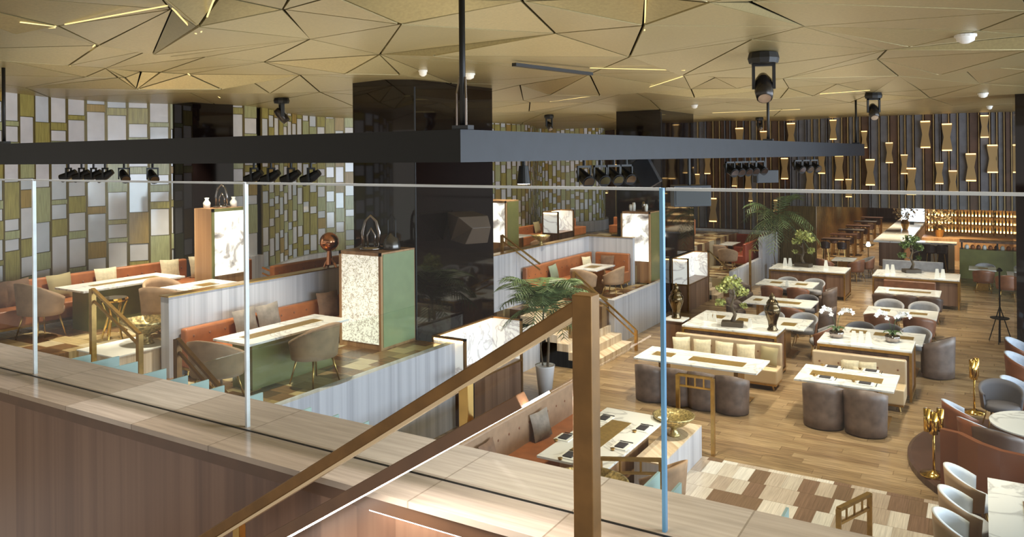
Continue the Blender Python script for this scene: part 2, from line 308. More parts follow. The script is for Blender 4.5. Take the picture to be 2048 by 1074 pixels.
E_ = 'a-b a-c a-d a-v a-w a-h b-c b-y c-A c-B c-l d-e d-v e-f f-g g-h g-i g-j h-c j-l j-k m-n n-o m-p p-o o-k q-p r-s s-t u-e i-m x-i b-Y8 A-Y8 A-B A-C A-D B-D B-I B-H C-D C-E D-E D-F E-F E-G E-M E-N M-N O-N N-F F-I F-K K-L K-J N-Q Q-R N-S S-F T-U U-W U-X W-X T-Z Z-Y Z-Z1 U-Y Z2-Z3 Z4-Z2 Z4-Z5 L-Z4 Z6-Z7 Z8-Z6 Q-Z9 N-Z8'.split()
edges = [(names.index(a), names.index(b)) for a, b in (e.split('-') for e in E_)]
rr = random.Random(3)
def far_ok(x, y): return all((Vector((x, y))-p).length > (1.3 + .03*y) for p in pts)
tries = 0
while tries < 5000:
    tries += 1; x = rr.uniform(-24, 9); y = rr.uniform(-3, 36)
    p0 = Vector((x, y)); w_ = p0.dot(Vector((vf.x, vf.y)))
    if w_ > .5:
        px = CX + F*p0.dot(Vector((vr0.x, vr0.y)))/w_; py = CY - F*1.45/w_
        if 0 < px < 2048 and 0 < py < 196: continue
    if far_ok(x, y): pts.append(p0); zs.append(ceil_z(x)+rr.uniform(-.09, .09))
for x, y in [(-24, -3), (9.5, -3), (9.5, 36), (-24, 36)]: pts.append(Vector((x, y))); zs.append(ceil_z(x))
ov, oe, of, *_r = delaunay_2d_cdt(pts, edges, [], 0, 1e-4)
origv = _r[0]
cz = []
for i, p in enumerate(ov):
    if origv[i]: cz.append(zs[origv[i][0]])
    else: cz.append(ceil_z(p.x))
def ceil_at(x, y):
    for f in of:
        a, b, c = (Vector((ov[i].x, ov[i].y, cz[i])) for i in f[:3]); d = (b.y-c.y)*(a.x-c.x)+(c.x-b.x)*(a.y-c.y)
        if abs(d) < 1e-9: continue
        u = ((b.y-c.y)*(x-c.x)+(c.x-b.x)*(y-c.y))/d; v = ((c.y-a.y)*(x-c.x)+(a.x-c.x)*(y-c.y))/d
        if u >= 0 and v >= 0 and u+v <= 1: return u*a.z+v*b.z+(1-u-v)*c.z
    return 6.4
mb = MB()
for f in of:
    a = [Vector((ov[i].x, ov[i].y, cz[i])) for i in f]
    if len(a) != 3: continue
    nrm = (a[1]-a[0]).cross(a[2]-a[0])
    if nrm.length < 1e-3: continue
    nrm.normalize()
    if nrm.z > 0: a.reverse(); nrm = -nrm
    c = (a[0]+a[1]+a[2])/3
    # offset every edge inwards by the joint width
    g = .016; out = []
    for k in range(3):
        p, q, r_ = a[k-1], a[k], a[(k+1) % 3]
        e1 = (q-p).normalized(); e2 = (r_-q).normalized(); n1 = nrm.cross(e1); n2 = nrm.cross(e2)
        s_ = e1.cross(e2).length
        if s_ < .05: out.append(q+(c-q)*.02); continue
        out.append(q + (e2-e1).normalized()*0 + (n1+n2)*(g/(1+n1.dot(n2)) if 1+n1.dot(n2) > .1 else g))
    up = -nrm*.03
    mb.add(out+[o_+up for o_ in out], [(0, 1, 2), (0, 3, 4, 1), (1, 4, 5, 2), (2, 5, 3, 0)])
ceil = struct('ceiling', mb, M_ceil)
mb = MB(); mb.box(-24, -3, 6.62, 9.5, 70, 6.7); struct('ceiling_void', mb, M_dark)
mb = MB(); mb.box(-6.2, BW+.3, 3.7, 9.5, 70, 3.8); struct('ceiling_bar', mb, M_wood_br)
# hairline light strips and narrow slots of the ceiling
for i, (x0, y0, x1, y1, m_) in enumerate([(1028, 129, 1182, 148, M_black)]):
    a = P(x0, y0, 6.36); b = P(x1, y1, 6.36); mb = MB(); mb.bar(a, b, .09, .05); tag(mb.build('linear_slot_diffuser', m_), 'black linear slot diffuser let into the gold ceiling', 'air diffuser')
mb = MB()
for x0, y0, x1, y1 in [(345, 20, 392, 52), (335, 25, 130, 50), (40, 69, 110, 55), (140, 131, 190, 96), (376, 152, 440, 183), (430, 0, 402, 48), (1292, 0, 1289, 46), (1180, 142, 1370, 131), (1365, 154, 1270, 190), (1100, 205, 1240, 190), (1640, 190, 1740, 186), (1425, 224, 1600, 215), (40, 40, 112, 52)]:
    a = P(x0, y0, 6.4); b = P(x1, y1, 6.4); a.z = ceil_at(a.x, a.y)-.004; b.z = ceil_at(b.x, b.y)-.004; mb.bar(a, b, .014, .01)
struct('trim_ceiling_light_lines', mb, emis('ceiling_line_glow', (246, 222, 150), .55))
# white detector and downlight fittings
for (x, y, r_, lb) in [(1931, 87, .11, 'white round smoke detector nearest the dark right-hand column'), (1966, 189, .1, 'small white detector above the slatted wall\'s blue-grey end'), (938, 164, .1, 'white round downlight on the ceiling beside the black truss rod'),
                       (846, 158, .07, 'tiny white sprinkler head above the big black column'), (1389, 217, .09, 'white downlight beside the black column near the slatted wall'), (1979, 219, .08, 'tiny white detector above the slatted wall, furthest back')]:
    p = P(x, y, 6.33); t = thing('ceiling_fitting', lb, 'ceiling fitting', (p.x, p.y, ceil_at(p.x, p.y)-.05)); MB().lathe([(r_*.35, -.06), (r_*.9, -.03), (r_, .03), (r_, .05)], 16).build('dome', M_white, t, smooth=True); MB().lathe([(r_*1.15, .02), (r_*1.15, .05)], 16).build('rim', M_white, t)

# left wall: undulating lattice of glazed cells
def wave_x(y): return -15.75 + .55*math.cos(2*math.pi*(y-6.3)/6.5) + .02*(y-10)
wr = random.Random(11)
m_w1 = mat('milky_glass_white', (228, 228, 232), .12, 0, .06, 3, spec=.7); m_w2 = mat('milky_glass_blue', (216, 222, 230), .08, 0, .06, 3, spec=.8); m_g1 = mat('gold_weave_glass', (178, 168, 98), .3, 0, .2, 40, (1, 1, .08)); m_g2 = mat('sage_weave_glass', (186, 190, 144), .25, 0, .15, 40, (1, 1, .08)); m_g3 = mat('amber_weave_glass', (178, 150, 84), .3, 0, .15, 40, (1, 1, .08)); m_mul = mat('bronze_mullion', (112, 98, 56), .4, .3, .1, 5)
def lattice(name, y0, y1, zb, zt, far=False, W=.42):
    # walk along the curve
    mb = MB(); y = y0; pos = []
    while y < y1:
        pos.append((wave_x(y), y)); yy = y
        while math.hypot(wave_x(yy)-wave_x(y), yy-y) < W: yy += .01
        y = yy
    for (xa, ya), (xb, yb) in zip(pos, pos[1:]):
        d = Vector((xb-xa, yb-ya, 0)).normalized(); nn = Vector((d.y, -d.x, 0)); z = zb
        A = Vector((xa, ya, 0)) + d*.02; B = Vector((xb, yb, 0)) - d*.02
        last = wr.random() < .5
        while z < zt-.02:
            if last: h = wr.choice([.22, .3, .38, .6, .85]) if not far else wr.choice([.2, .3, .45]); mi = wr.choice([0, 0, 1])
            else: h = wr.choice([.1, .16, .16, .35, .7]) if not far else wr.choice([.15, .3, .4, .6]); mi = wr.choice([2, 2, 3, 3, 4]) if not far else wr.choice([2, 2, 3, 4])
            last = not last; z1 = min(zt, z+h); off = nn*(.0 if mi < 2 else .015); g = .012
            q = [A+off+Vector((0, 0, z+g)), B+off+Vector((0, 0, z+g)), B+off+Vector((0, 0, z1)), A+off+Vector((0, 0, z1))]
            mb.add(q, [(0, 1, 2, 3)], mi); z = z1
        mb.bar((xa, ya, zb), (xa, ya, zt), .022, .06, 5, up=tuple(d))
    # backing
    for (xa, ya), (xb, yb) in zip(pos, pos[1:]):
        mb.add([(xa-.06, ya, zb), (xb-.06, yb, zb), (xb-.06, yb, zt), (xa-.06, ya, zt)], [(0, 1, 2, 3)], 5)
    return struct(name, mb, [m_w1, m_w2, m_g1, m_g2, m_g3, m_mul])
lattice('wall_left', 4.0, 13.3, 2.55, 6.3); lattice('wall_left_middle', 13.3, 20, 2.2, 6.4, True, .3); lattice('wall_left_rear', 20, BW, 2.0, 6.45, True, .24)
mb = MB()
for k in range(61):
    y = 4+k*.5; xm = min(wave_x(y+.1*j) for j in range(6))-.09; mb.box(xm-.6, y, 0, xm, y+.5, 6.5)
struct('wall_left_core', mb, M_dark)
# grey sill under the lattice
mb = MB()
for k in range(150):
    y = 4+k*.2; x0 = wave_x(y); x1 = wave_x(y+.2); zt = 2.62 if y < 13.2 else (2.28 if y < 20 else 2.08)
    mb.add([(x0-.1, y, zt), (x0+.16, y, zt), (x1+.16, y+.2, zt), (x1-.1, y+.2, zt), (x0+.16, y, zt-.9), (x1+.16, y+.2, zt-.9)], [(0, 1, 2, 3), (1, 4, 5, 2)])
struct('trim_1', mb, M_wall_lt)

# terraces (solid steps)
mb = MB(); mb.box(-17, 5.6, 0, -12.3, 13.4, 1.95); mb.box(-12.3, 8.0, 0, -11.2, 13.4, 1.95); mb.box(-17, -2, 0, -12.3, 5.6, 1.93); struct('floor_terrace_upper', mb, M_tterr)
mb = MB(); mb.box(-11.1, 6.3, 0, -8.45, 11.72, 1.5); mb.box(-11.1, 11.72, 0, -9.25, 13.7, 1.48); struct('floor_terrace_lower', mb, M_tterr)
mb = MB(); mb.box(-17, 13.4, 0, -10.8, 22, 1.65); mb.box(-17, 22, 0, -9.0, BW, 1.62); struct('floor_terrace_middle', mb, M_wood_lt if False else M_tterr)
mb = MB(); mb.box(-10.5, 16.9, 0, -8.35, 22, 1.1); struct('floor_terrace_centre', mb, M_tterr)
mb = MB(); mb.box(-10.8, 15.6, 0, -10.4, 22, 1.64); mb.box(-10.8, 14.5, 0, -9.3, 16.2, .6); struct('floor_landing', mb, M_tterr)
mb = MB(); mb.box(-12, 27.2, 0, -7.55, BW, .62); struct('floor_terrace_rear', mb, M_tterr)
# pale veneered wall faces / parapets
mb = MB(); mb.box(-8.45, 6.0, 0, -8.30, 11.72, 1.55); mb.box(-11.3, 6.2, 0, -8.45, 6.3, 1.5); struct('wall_terrace_front', mb, M_wall_lt)
mb = MB(); mb.box(-11.2, 7.75, 0, -11.0, 13.2, 2.78); struct('wall_terrace_parapet', mb, M_wall_lt)
mb = MB(); mb.box(-11.22, 7.73, 2.78, -10.98, 13.2, 2.80); struct('trim_2', mb, M_gold)
mb = MB(); mb.box(-11.0, 11.6, 1.5, -10.77, 11.75, 2.78); struct('wall_terrace_end', mb, M_wood_md)
mb = MB(); mb.box(-10.55, 16.2, 1.1, -10.35, 21.85, 2.5); mb.box(-10.4, 21.75, 1.1, -8.9, 21.9, 2.5); struct('wall_centre_parapet', mb, M_wall_lt)
mb = MB(); mb.box(-10.57, 16.18, 2.5, -10.33, 21.85, 2.52); mb.box(-10.4, 21.73, 2.5, -8.9, 21.92, 2.52); struct('trim_3', mb, M_gold)
mb = MB(); mb.box(-8.35, 18.9, 0, -8.2, 22.6, 1.2); mb.box(-9.2, 18.75, 0, -8.2, 18.9, 1.2); struct('wall_centre_front', mb, M_wall_lt)
mb = MB(); mb.box(-9.2, 14.52, 0, -9.05, 16.28, .95); struct('wall_behind_palm', mb, M_wall_lt)
mb = MB(); mb.box(-7.55, 27.2, 0, -7.4, 33.2, .9); mb.box(-11.4, 33.9, .6, -7.4, 34.05, 1.72); mb.box(-7.5, 31.2, 0, -7.35, 34.05, 1.72); struct('wall_rear_parapet', mb, M_wall_lt)
# steps up to the centre terrace
mb = MB()
for i in range(6): mb.box(-7.7-.3*i, 16.3, 0, -9.6, 18.75, .183*(i+1))
tag(mb.build('stair_flight', M_wood_lt), 'pale stone steps climbing between the palm and the light grey parapet', 'steps')
mb = MB()
for i in range(4): mb.box(-7.75-.2*i, 26.45, 0, -9.6, 27.18, .155*(i+1))
tag(mb.build('stair_flight', M_wood_lt), 'short flight of pale steps to the rear terrace beside marble booth', 'steps')
# columns of black gloss cladding
def column(name, x0, y0, x1, y1, zb=0, zt=6.6):
    mb = MB(); mb.box(x0, y0, zb, x1, y1, zt)
    return struct(name, mb, M_blackg)
column('column_1', -10.77, 11.75, -9.21, 14.5); column('column_2', -10.0, 23.15, -8.52, 26.4); column('column_3', -16.2, 11.2, -15.0, 12.3, 1.95); column('column_4', .72, 22.4, 2.3, 24.2)
for nm, (x, y) in {'trim_5': (-9.2, 11.74), 'trim_6': (-8.49, 23.14)}.items(): mb = MB(); mb.box(x-.012, y-.012, 0, x+.012, y+.012, 6.3); struct(nm, mb, M_bluegrey)
# back wall with vertical slats
mb = MB(); mb.box(-17, BW, 0, -7.45, BW+.3, 6.6); mb.box(-7.45, BW, 2.78, 9.5, BW+.3, 6.6); mb.box(-7.6, BW, 0, -6.3, BW+.3, 2.78); mb.box(1.6, BW, 0, 9.5, BW+.3, 2.9); struct('wall_back', mb, M_slatd)
mb = MB(); sr = random.Random(5); x = -15.2
while x < 1.9:
    wd = sr.choice([.14, .2, .26]); bl = .15 + .85*(x+15.2)/17
    zb = 2.78 if x > -7.4 else (1.72 if x > -11.5 else 1.9)
    mb.box(x, BW-.06-.05*sr.random(), zb, x+wd, BW, 6.5, 1 if sr.random() < bl else 0)
    mb.box(x+wd+.02, BW-.16, zb, x+wd+.05, BW, 6.5, 2 if sr.random() < .75 else 1); x += wd+.09
struct('wall_back_slats', mb, [M_slatd, M_slatb, M_slatg])
# enclosing walls outside the frame
mb = MB(); mb.box(9.5, 8, 0, 9.7, 70, .6); mb.box(9.5, 8, 5.6, 9.7, 70, 6.6); struct('wall_right', mb, M_wood_md)
# bar hall behind the opening
mb = MB(); mb.box(-7.6, BW+.3, 0, -7.4, 66, 3.8); struct('wall_bar_left', mb, M_slatg)
mb = MB(); y = BW+.4
while y < 64: mb.tube([(-7.36, y, .02), (-7.36, y, 3.7)], .07, 6); y += .22
struct('wall_bar_ribs', mb, mat('gold_ribs', (156, 122, 68), .25, .8, .3, 4))
mb = MB(); mb.box(-9, 66, 0, 9.5, 66.3, 3.8); struct('wall_bar_end', mb, M_wood_br)
mb = MB(); mb.box(-7.45, BW-.12, 0, -5.9, BW, 2.78); struct('wall_back_gold', mb, mat('bronze_curtain', (128, 106, 62), .35, .6, .4, 6, (8, 1, .3)))

# ================================================================ FOREGROUND: ledge, glass, rail
LZ = 3.55
mb = MB(); mb.box(-9.5, 2.74, LZ-.11, 2.2, 3.12, LZ); mb.box(-9.5, 2.50, LZ-.028, 2.2, 2.735, LZ); struct('trim_ledge', mb, M_ledge)
mb = MB(); mb.box(-9.5, 2.515, LZ-.09, 2.2, 2.735, LZ-.028); struct('trim_ledge_lip', mb, mat('walnut_lip', (104, 74, 52), .35, 0, .15, 5))
mb = MB(); mb.box(-9.5, 2.60, -.2, 2.2, 2.9, LZ-.09); struct('wall_ledge_front', mb, M_wood_br)
mb = MB(); mb.box(-9.5, 2.735, LZ-.02, 2.2, 2.745, LZ+.004); struct('trim_groove', mb, M_black)
mb = MB(); mb.box(-2.25, 2.535, LZ-.105, 2.2, 2.56, LZ-.09); o = mb.build('led_reflection', M_led); tag(o, 'thin white line of reflected LED light under the wooden ledge edge', 'light reflection')  # glowing bar in place of the LED's reflection under the ledge trim
GY = 2.78
jx = [PY(x_, 640, GY).x for x_ in (-420, 72, 497, 1333, 2200)]
lbs = ['clear glass balustrade panel between the frame edge and the first bright seam', 'clear glass balustrade panel between the two white lit seams', 'wide clear glass balustrade panel crossing the black column', 'clear glass balustrade panel beyond the blue seam, over the dining floor']
for a, b, lb in zip(jx, jx[1:], lbs):
    t = thing('glass_balustrade_panel', lb, 'glass panel', (a, GY, LZ), 0, 'frameless glass panels on the ledge')
    L_ = b-a-.02
    MB().box(.005, -.009, 0.005, L_, .009, 1.27).build('glass_pane', M_glass, t)
    MB().box(.005, -.01, 1.27, L_, .01, 1.281).build('polished_edge', M_edge, t)
    e_ = MB().box(L_+.0, -.011, 0.0, L_+.014, .011, 1.28).build('seam', M_edgeb if lb.startswith('wide') else M_edge, t)
# handrail of the near stair
RY = 2.30
t = thing('stair_handrail', 'bronze flat handrail rising to a square post in the foreground', 'handrail', (0, 0, 0))
def q(px, py, Y=RY): return PY(px, py, Y)
a, b = q(340, 1121), q(1158, 613); MB().bar(a, b, .05, .048, 0).build('handrail_bar', M_bronze, t, bev=.006)
a2, b2 = q(340, 1136), q(1154, 634); MB().bar(a2, b2, .056, .012, 0).build('light_underside', mat('pale_rail_underside', (226, 200, 160), .3, .4), t)
p0 = q(1171, 588); MB().box(p0.x-.036, RY-.03, 2.2, p0.x+.034, RY+.035, p0.z).build('post', [M_bronze], t, bev=.004)
for (u_, v0, v1) in [(932, 760, 850), (478, 1030, 1110)]:
    c0 = q(u_, v0); c1 = q(u_, v1); MB().box(c0.x-.02, RY-.02, c1.z-.02, c0.x+.02, RY+.02, c0.z+.01).build('bracket', M_gold, t, bev=.004)
t = thing('stair_stringer', 'sloping walnut stringer with a glowing light line under it', 'stair stringer', (0, 0, 0))
a, b = q(400, 1157), q(1046, 799); MB().bar(a, b, .06, .047, 0).build('stringer_board', mat('stringer_walnut', (128, 92, 64), .35, 0, .15, 6), t, bev=.004)
a, b = q(420, 1162), q(1095, 786); MB().bar(a, b, .03, .008, 0).build('light_line', M_led, t)  # stretch past the board's end stands in for the LED's reflection
area('stringer_glow', ((a.x+b.x)/2, RY+.02, (a.z+b.z)/2-.02), (0, -math.atan2(b.z-a.z, b.x-a.x), 0), (b-a).length, .03, 7, (1, .93, .84))
# frosted fins behind the ledge
fr = random.Random(2)
fins = [(163, 702, 26), (215, 705, 36), (253, 716, 34), (305, 730, 44), (350, 744, 40), (393, 752, 38), (425, 764, 36), (505, 778, 30), (597, 808, 40), (650, 822, 44), (702, 836, 60), (800, 862, 30), (1300, 938, 30), (1345, 960, 26), (1560, 1010, 26)]
for fi_, (x, y, wd) in enumerate(fins):
    a = P(x-wd*.5, y+22, LZ-.14); z1 = LZ-.14
    p2 = P(x+wd*.5, y+8, z1)
    Xc = p2.x; Y1 = max(3.2, p2.y); t_ = MB().box(Xc-.006, 3.13, LZ-.7, Xc+.006, Y1+.02, LZ-.14+.0)
    tag(t_.build('frosted_glass_fin', M_fin), 'frosted green glass fin behind the ledge, %s from the left' % (ORD+['eleventh', 'twelfth', 'thirteenth', 'fourteenth', 'fifteenth'])[fi_], 'glass fin', 'frosted fins along the back of the ledge')
# dark boots of truss
BT, BB = 5.21, 4.905
cor = PY(921, 290, 5.95); end = PX(1729, 293, -2.62)
t = thing('lighting_truss', 'black box-section lighting truss meeting in a corner, hung from rods', 'lighting truss', (0, 0, 0))
MB().box(-14.6, 5.95, BB, cor.x, 6.25, BT).build('beam', M_black, t)
ex, ey = end.x, end.y
v_ = Vector((ex-cor.x, ey-5.95, 0)).normalized(); n_ = Vector((-v_.y, v_.x, 0))
c0 = Vector((cor.x, 5.95, 0)); c1 = c0+v_*math.hypot(ex-cor.x, ey-5.95)
mb = MB(); mb.prism([(c0.x, c0.y), (c1.x, c1.y), ((c1+n_*.3).x, (c1+n_*.3).y), ((c0+n_*.3).x, (c0+n_*.3).y)], BB, BT); mb.build('beam', M_bluegrey, t)
rods = [(P(8, 150, 6.3).x, 6.1), (cor.x-.02, 6.02), tuple((c0+v_*9.2+n_*.15)[:2]), tuple((c1-v_*.25+n_*.15)[:2])]
rods[0] = (PY(8, 260, 6.1).x, 6.1)
for i, (x, y) in enumerate(rods):
    r_ = MB().tube([(x, y, BT), (x, y, ceil_at(x, y))], .026 if i != 1 else .03, 8).build('rod', M_black, t, smooth=True)
    MB().box(x-.09, y-.05, BT, x+.09, y+.05, BT+.04).build('clamp', M_bluegrey, r_)
x, y = rods[1]; MB().tube([(x+.05, y-.02, BT), (x+.05, y-.02, 5.5), (x+.03, y, 5.7)], .012, 6).build('safety_chain', M_chrome, t); MB().tube([(x-.05, y-.02, BT), (x-.05, y-.02, 5.55), (x-.03, y, 5.7)], .012, 6).build('safety_chain', M_chrome, t)

# spotlights hanging below the truss
def mk_spotlight():
    t = thing('stage_spotlight', '', 'spotlight')
    mb = MB(); mb.tube([(0, 0, 0), (0, 0, -.05)], .015, 6); mb.box(-.07, -.012, -.07, .07, .012, -.05); mb.box(-.07, -.012, -.2, -.058, .012, -.05); mb.box(.058, -.012, -.2, .07, .012, -.05); mb.build('yoke', M_black, t)
    mb = MB(); mb.tube([(-.0, .1, -.1), (0, .02, -.15), (0, -.1, -.2)], [.035, .052, .06], 12); b = mb.build('lamp_body', M_black, t, smooth=False)
    mb = MB(); mb.tube([(0, -.1, -.2), (0, -.104, -.2025)], .05, 12); mb.build('lens', M_chrome, b)
    return t
def spots_at(pxs, Yf, where0, grp, flip=.4, sc_=1.0):
    for i, px in enumerate(pxs):
        where = where0 + ', ' + ORD[i] + ' from the left'
        if Yf == 'L': p = PY(px, 335, 6.1); loc = (p.x, 6.1, BB)
        else:
            # along the right wing
            d = ray(px, 318); A_ = c0+n_*.15; k = (A_.y*d.x-A_.x*d.y)/(v_.x*d.y-v_.y*d.x) ; loc = tuple((A_+v_*k)[:2])+(BB,)
        inst('stage_spotlight', mk_spotlight, where, loc, flip, grp, scale=sc_)
spots_at([137, 163, 187, 210], 'L', 'black spotlight in the row of four before white lattice', 'four spotlights under the truss at the lattice wall', -1.0)
spots_at([248, 305], 'L', 'small black spotlight between the two rows of four', 'pair of spotlights between the rows', 1.2)
spots_at([508, 542, 582, 622], 'L', 'black spotlight in the row of four before narrow gold cells', 'four spotlights under the truss left of the big column', -1.3)
spots_at([1168, 1200, 1227, 1252], 'R', 'blue-edged spotlight in the row of four by the rear column', 'four spotlights under the truss by the rear column', .9, 1.3)
spots_at([1460, 1474, 1489, 1503, 1520], 'R', 'tiny spotlight in the tight truss row over the slats', 'tight row of small spotlights', .9, 1.3)
spots_at([1596, 1612, 1628], 'R', 'tiny pale spotlight near the far truss end', 'spotlights near the truss end', .9, 1.4)
p = PY(1047, 330, 7.2); 
def truss_at(px):
    d = ray(px, 318); A_ = c0+n_*.15; k = (A_.y*d.x-A_.x*d.y)/(v_.x*d.y-v_.y*d.x); return A_+v_*k
q1 = truss_at(1047); t = thing('par_can', 'single downward black can light with a glowing mouth under the truss corner', 'spotlight', (q1.x, q1.y, BB)); MB().tube([(0, 0, 0), (0, 0, -.08)], .02, 6).build('yoke', M_black, t); bb = MB().tube([(0, 0, -.05), (0, 0, -.24)], [.05, .075], 16).build('lamp_body', M_black, t); MB().tube([(0, 0, -.24), (0, 0, -.245)], .065, 16).build('lens', M_led, bb)
q1 = truss_at(1285); t = thing('flood_panel', 'blue-grey flat floodlight tilted under the truss', 'floodlight', (q1.x, q1.y, BB)); MB().bar((-.05, 0, .0), (.15, 0, -.36), .1, .26, 0, up=(1, 0, 0)).build('housing', M_bluegrey, t, bev=.01); MB().tube([(0, 0, .02), (0, 0, -.12)], .015, 6).build('yoke', M_black, t)
for px, py, z_, lab, s_ in [(1378, 390, 4.55, 'dark hanging loudspeaker behind the glass, right of the blue seam', 1.0), (1530, 352, 4.75, 'small dark hanging box lamp beneath the middle of the truss', .75)]:
    q1 = truss_at(px); c = Vector((q1.x, q1.y, 0)); dd = ray(px, py); tt = c.y/dd.y; zc = EYE+dd.z*tt
    t = thing('hanging_loudspeaker', lab, 'loudspeaker', (c.x, c.y, zc), .75)
    bmx = MB().prism([(-.3*s_, -.12*s_), (.3*s_, -.12*s_), (.22*s_, .2*s_), (-.22*s_, .2*s_)], -.17*s_, .15*s_).build('housing', M_bluegrey, t, bev=.01)
    MB().box(-.27*s_, -.13*s_, -.14*s_, .27*s_, -.121*s_, .12*s_).build('grille', M_black, bmx)
    MB().bar((0, 0, .15*s_), (0, 0, BB-zc), .03, .05).build('yoke', M_black, t)
# moving heads on the ceiling
def mk_mover():
    t = thing('moving_head_light', '', 'stage light')
    MB().lathe([(.05, .12), (.2, .1), (.22, .02), (.2, -.05), (.08, -.07)], 10).build('base', M_black, t)
    mb = MB(); mb.box(-.16, -.05, -.42, -.12, .05, -.05); mb.box(.12, -.05, -.42, .16, .05, -.05); mb.box(-.16, -.05, -.09, .16, .05, -.05); mb.build('arm', M_black, t)
    b = MB().tube([(0, .16, -.22), (0, .08, -.3), (0, -.06, -.46), (0, -.14, -.56)], [.07, .12, .13, .11], 14).build('head', mat('gunmetal', (60, 56, 54), .25, .6), t, smooth=True)
    MB().tube([(0, -.14, -.56), (0, -.145, -.566)], .09, 14).build('lens', M_chrome, b); return t
for px, py, lb, rz, s_ in [(1527, 122, 'largest black moving head light hanging from the ceiling above the truss', .3, 1.0), (1747, 200, 'moving head light near the far end of the truss', .3, .95), (563, 198, 'moving head light before the lattice wall beside the narrow column', 2.6, .8), (1098, 233, 'small moving head above the truss between the two black columns', 1, .75), (1519, 240, 'faint small moving head before the slatted wall behind the truss rod', 1, .7)]:
    p = P(px, py, 6.3); inst('mover', mk_mover, lb, (p.x, p.y, ceil_at(p.x, p.y)-.1*s_), rz, 'moving head lights', scale=s_)

# ================================================================ FURNITURE BUILDERS
def shell_mb(r0, z0, zback, zarm, th=.05, amax=118, flare=.12, dep=.85, n=22, rows=5, inner=1, outer=0, rim=None):
    """open barrel shell, mouth towards +Y"""
    mb = MB(); vs = []; A = [math.radians(-amax+2*amax*i/n) for i in range(n+1)]
    def pt(a, k, side):
        t_ = k/rows; ca = math.cos(a/2*math.radians(180)/math.radians(180)); s_ = max(0, math.cos(a*.76)); zt = zarm+(zback-zarm)*(s_**1.1)
        z = z0+(zt-z0)*t_; r = r0*(1+flare*t_) - (th if side else 0)
        return (r*math.sin(a), -dep*r*math.cos(a), z)
    for side in (0, 1):
        for i, a in enumerate(A):
            for k in range(rows+1): vs.append(pt(a, k, side))
    R_ = rows+1; off = (n+1)*R_; fo = []; fi = []; fe = []
    for i in range(n):
        for k in range(rows):
            q_ = (i*R_+k, (i+1)*R_+k, (i+1)*R_+k+1, i*R_+k+1); fo.append(q_); fi.append(tuple(off+x for x in q_[::-1]))
        fe.append((i*R_+rows, (i+1)*R_+rows, off+(i+1)*R_+rows, off+i*R_+rows)); fe.append((i*R_, off+i*R_, off+(i+1)*R_, (i+1)*R_))
    for i in (0, n):
        for k in range(rows): fe.append((i*R_+k, i*R_+k+1, off+i*R_+k+1, off+i*R_+k))
    mb.add(vs, fo, outer); o = len(mb.f); mb.f += fi; mb.mi += [inner]*len(fi); mb.f += fe; mb.mi += [inner]*len(fe)
    return mb
def seat_mb(r, z0, z1, dep=.85, front=.1, n=24):
    prof = [(r*.9, z0), (r, z0+.03), (r, z1-.03), (r*.93, z1)]
    return MB().lathe(prof, n, (0, front*.3, 0), 0, dep)
def mk_shell(outer, inner, legm, arm=.62, back=.82, r=.31):
    def f():
        t = thing('shell_armchair', '', 'chair')
        shell_mb(r, .36, back, arm, .045).build('backrest', [outer, inner], t, smooth=True)
        seat_mb(r*.93, .34, .46).build('seat', inner, t, smooth=True)
        for sx in (-1, 1):
            for sy in (-1, 1): MB().tube([(sx*.17, sy*.15, .37), (sx*.25, sy*.22, 0)], [.016, .01], 8).build('leg', legm, t, smooth=True)
        return t
    return f
def mk_tub():
    t = thing('tub_chair', '', 'chair')
    shell_mb(.33, .02, .80, .62, .07, 112, .06, .9).build('backrest', [M_tub, M_tub], t, smooth=True)
    seat_mb(.27, .03, .45, .9).build('seat', mat('tub_seat', (104, 88, 80), .6, 0, .1), t, smooth=True)
    return t
CH = {'taupe': ('c_taupe', mk_shell(M_taupe, M_taupe, M_gold, .6, .84, .34)), 'grey': ('c_grey', mk_shell(M_brownl, M_greyv, M_gold)), 'white': ('c_white', mk_shell(mat('copper_brown_leather', (140, 84, 56), .4, 0, .15, 6), mat('pale_blue_velvet', (176, 182, 196), .7, 0, .1), M_gold)), 'sand': ('c_sand', mk_shell(mat('sand_leather', (176, 146, 116), .45), mat('white_velvet', (206, 210, 216), .6), M_gold)), 'dark': ('c_dark', mk_shell(mat('dark_brown_leather', (84, 64, 54), .45), mat('charcoal_velvet', (86, 82, 86), .7), M_gold)), 'tub': ('c_tub', mk_tub)}
def chair(kind, x, y, rz, label, group=None, z=0, s=None):
    k, mkr = CH[kind]; return inst(k, mkr, label, (x, y, z), math.radians(rz), group, scale=s)
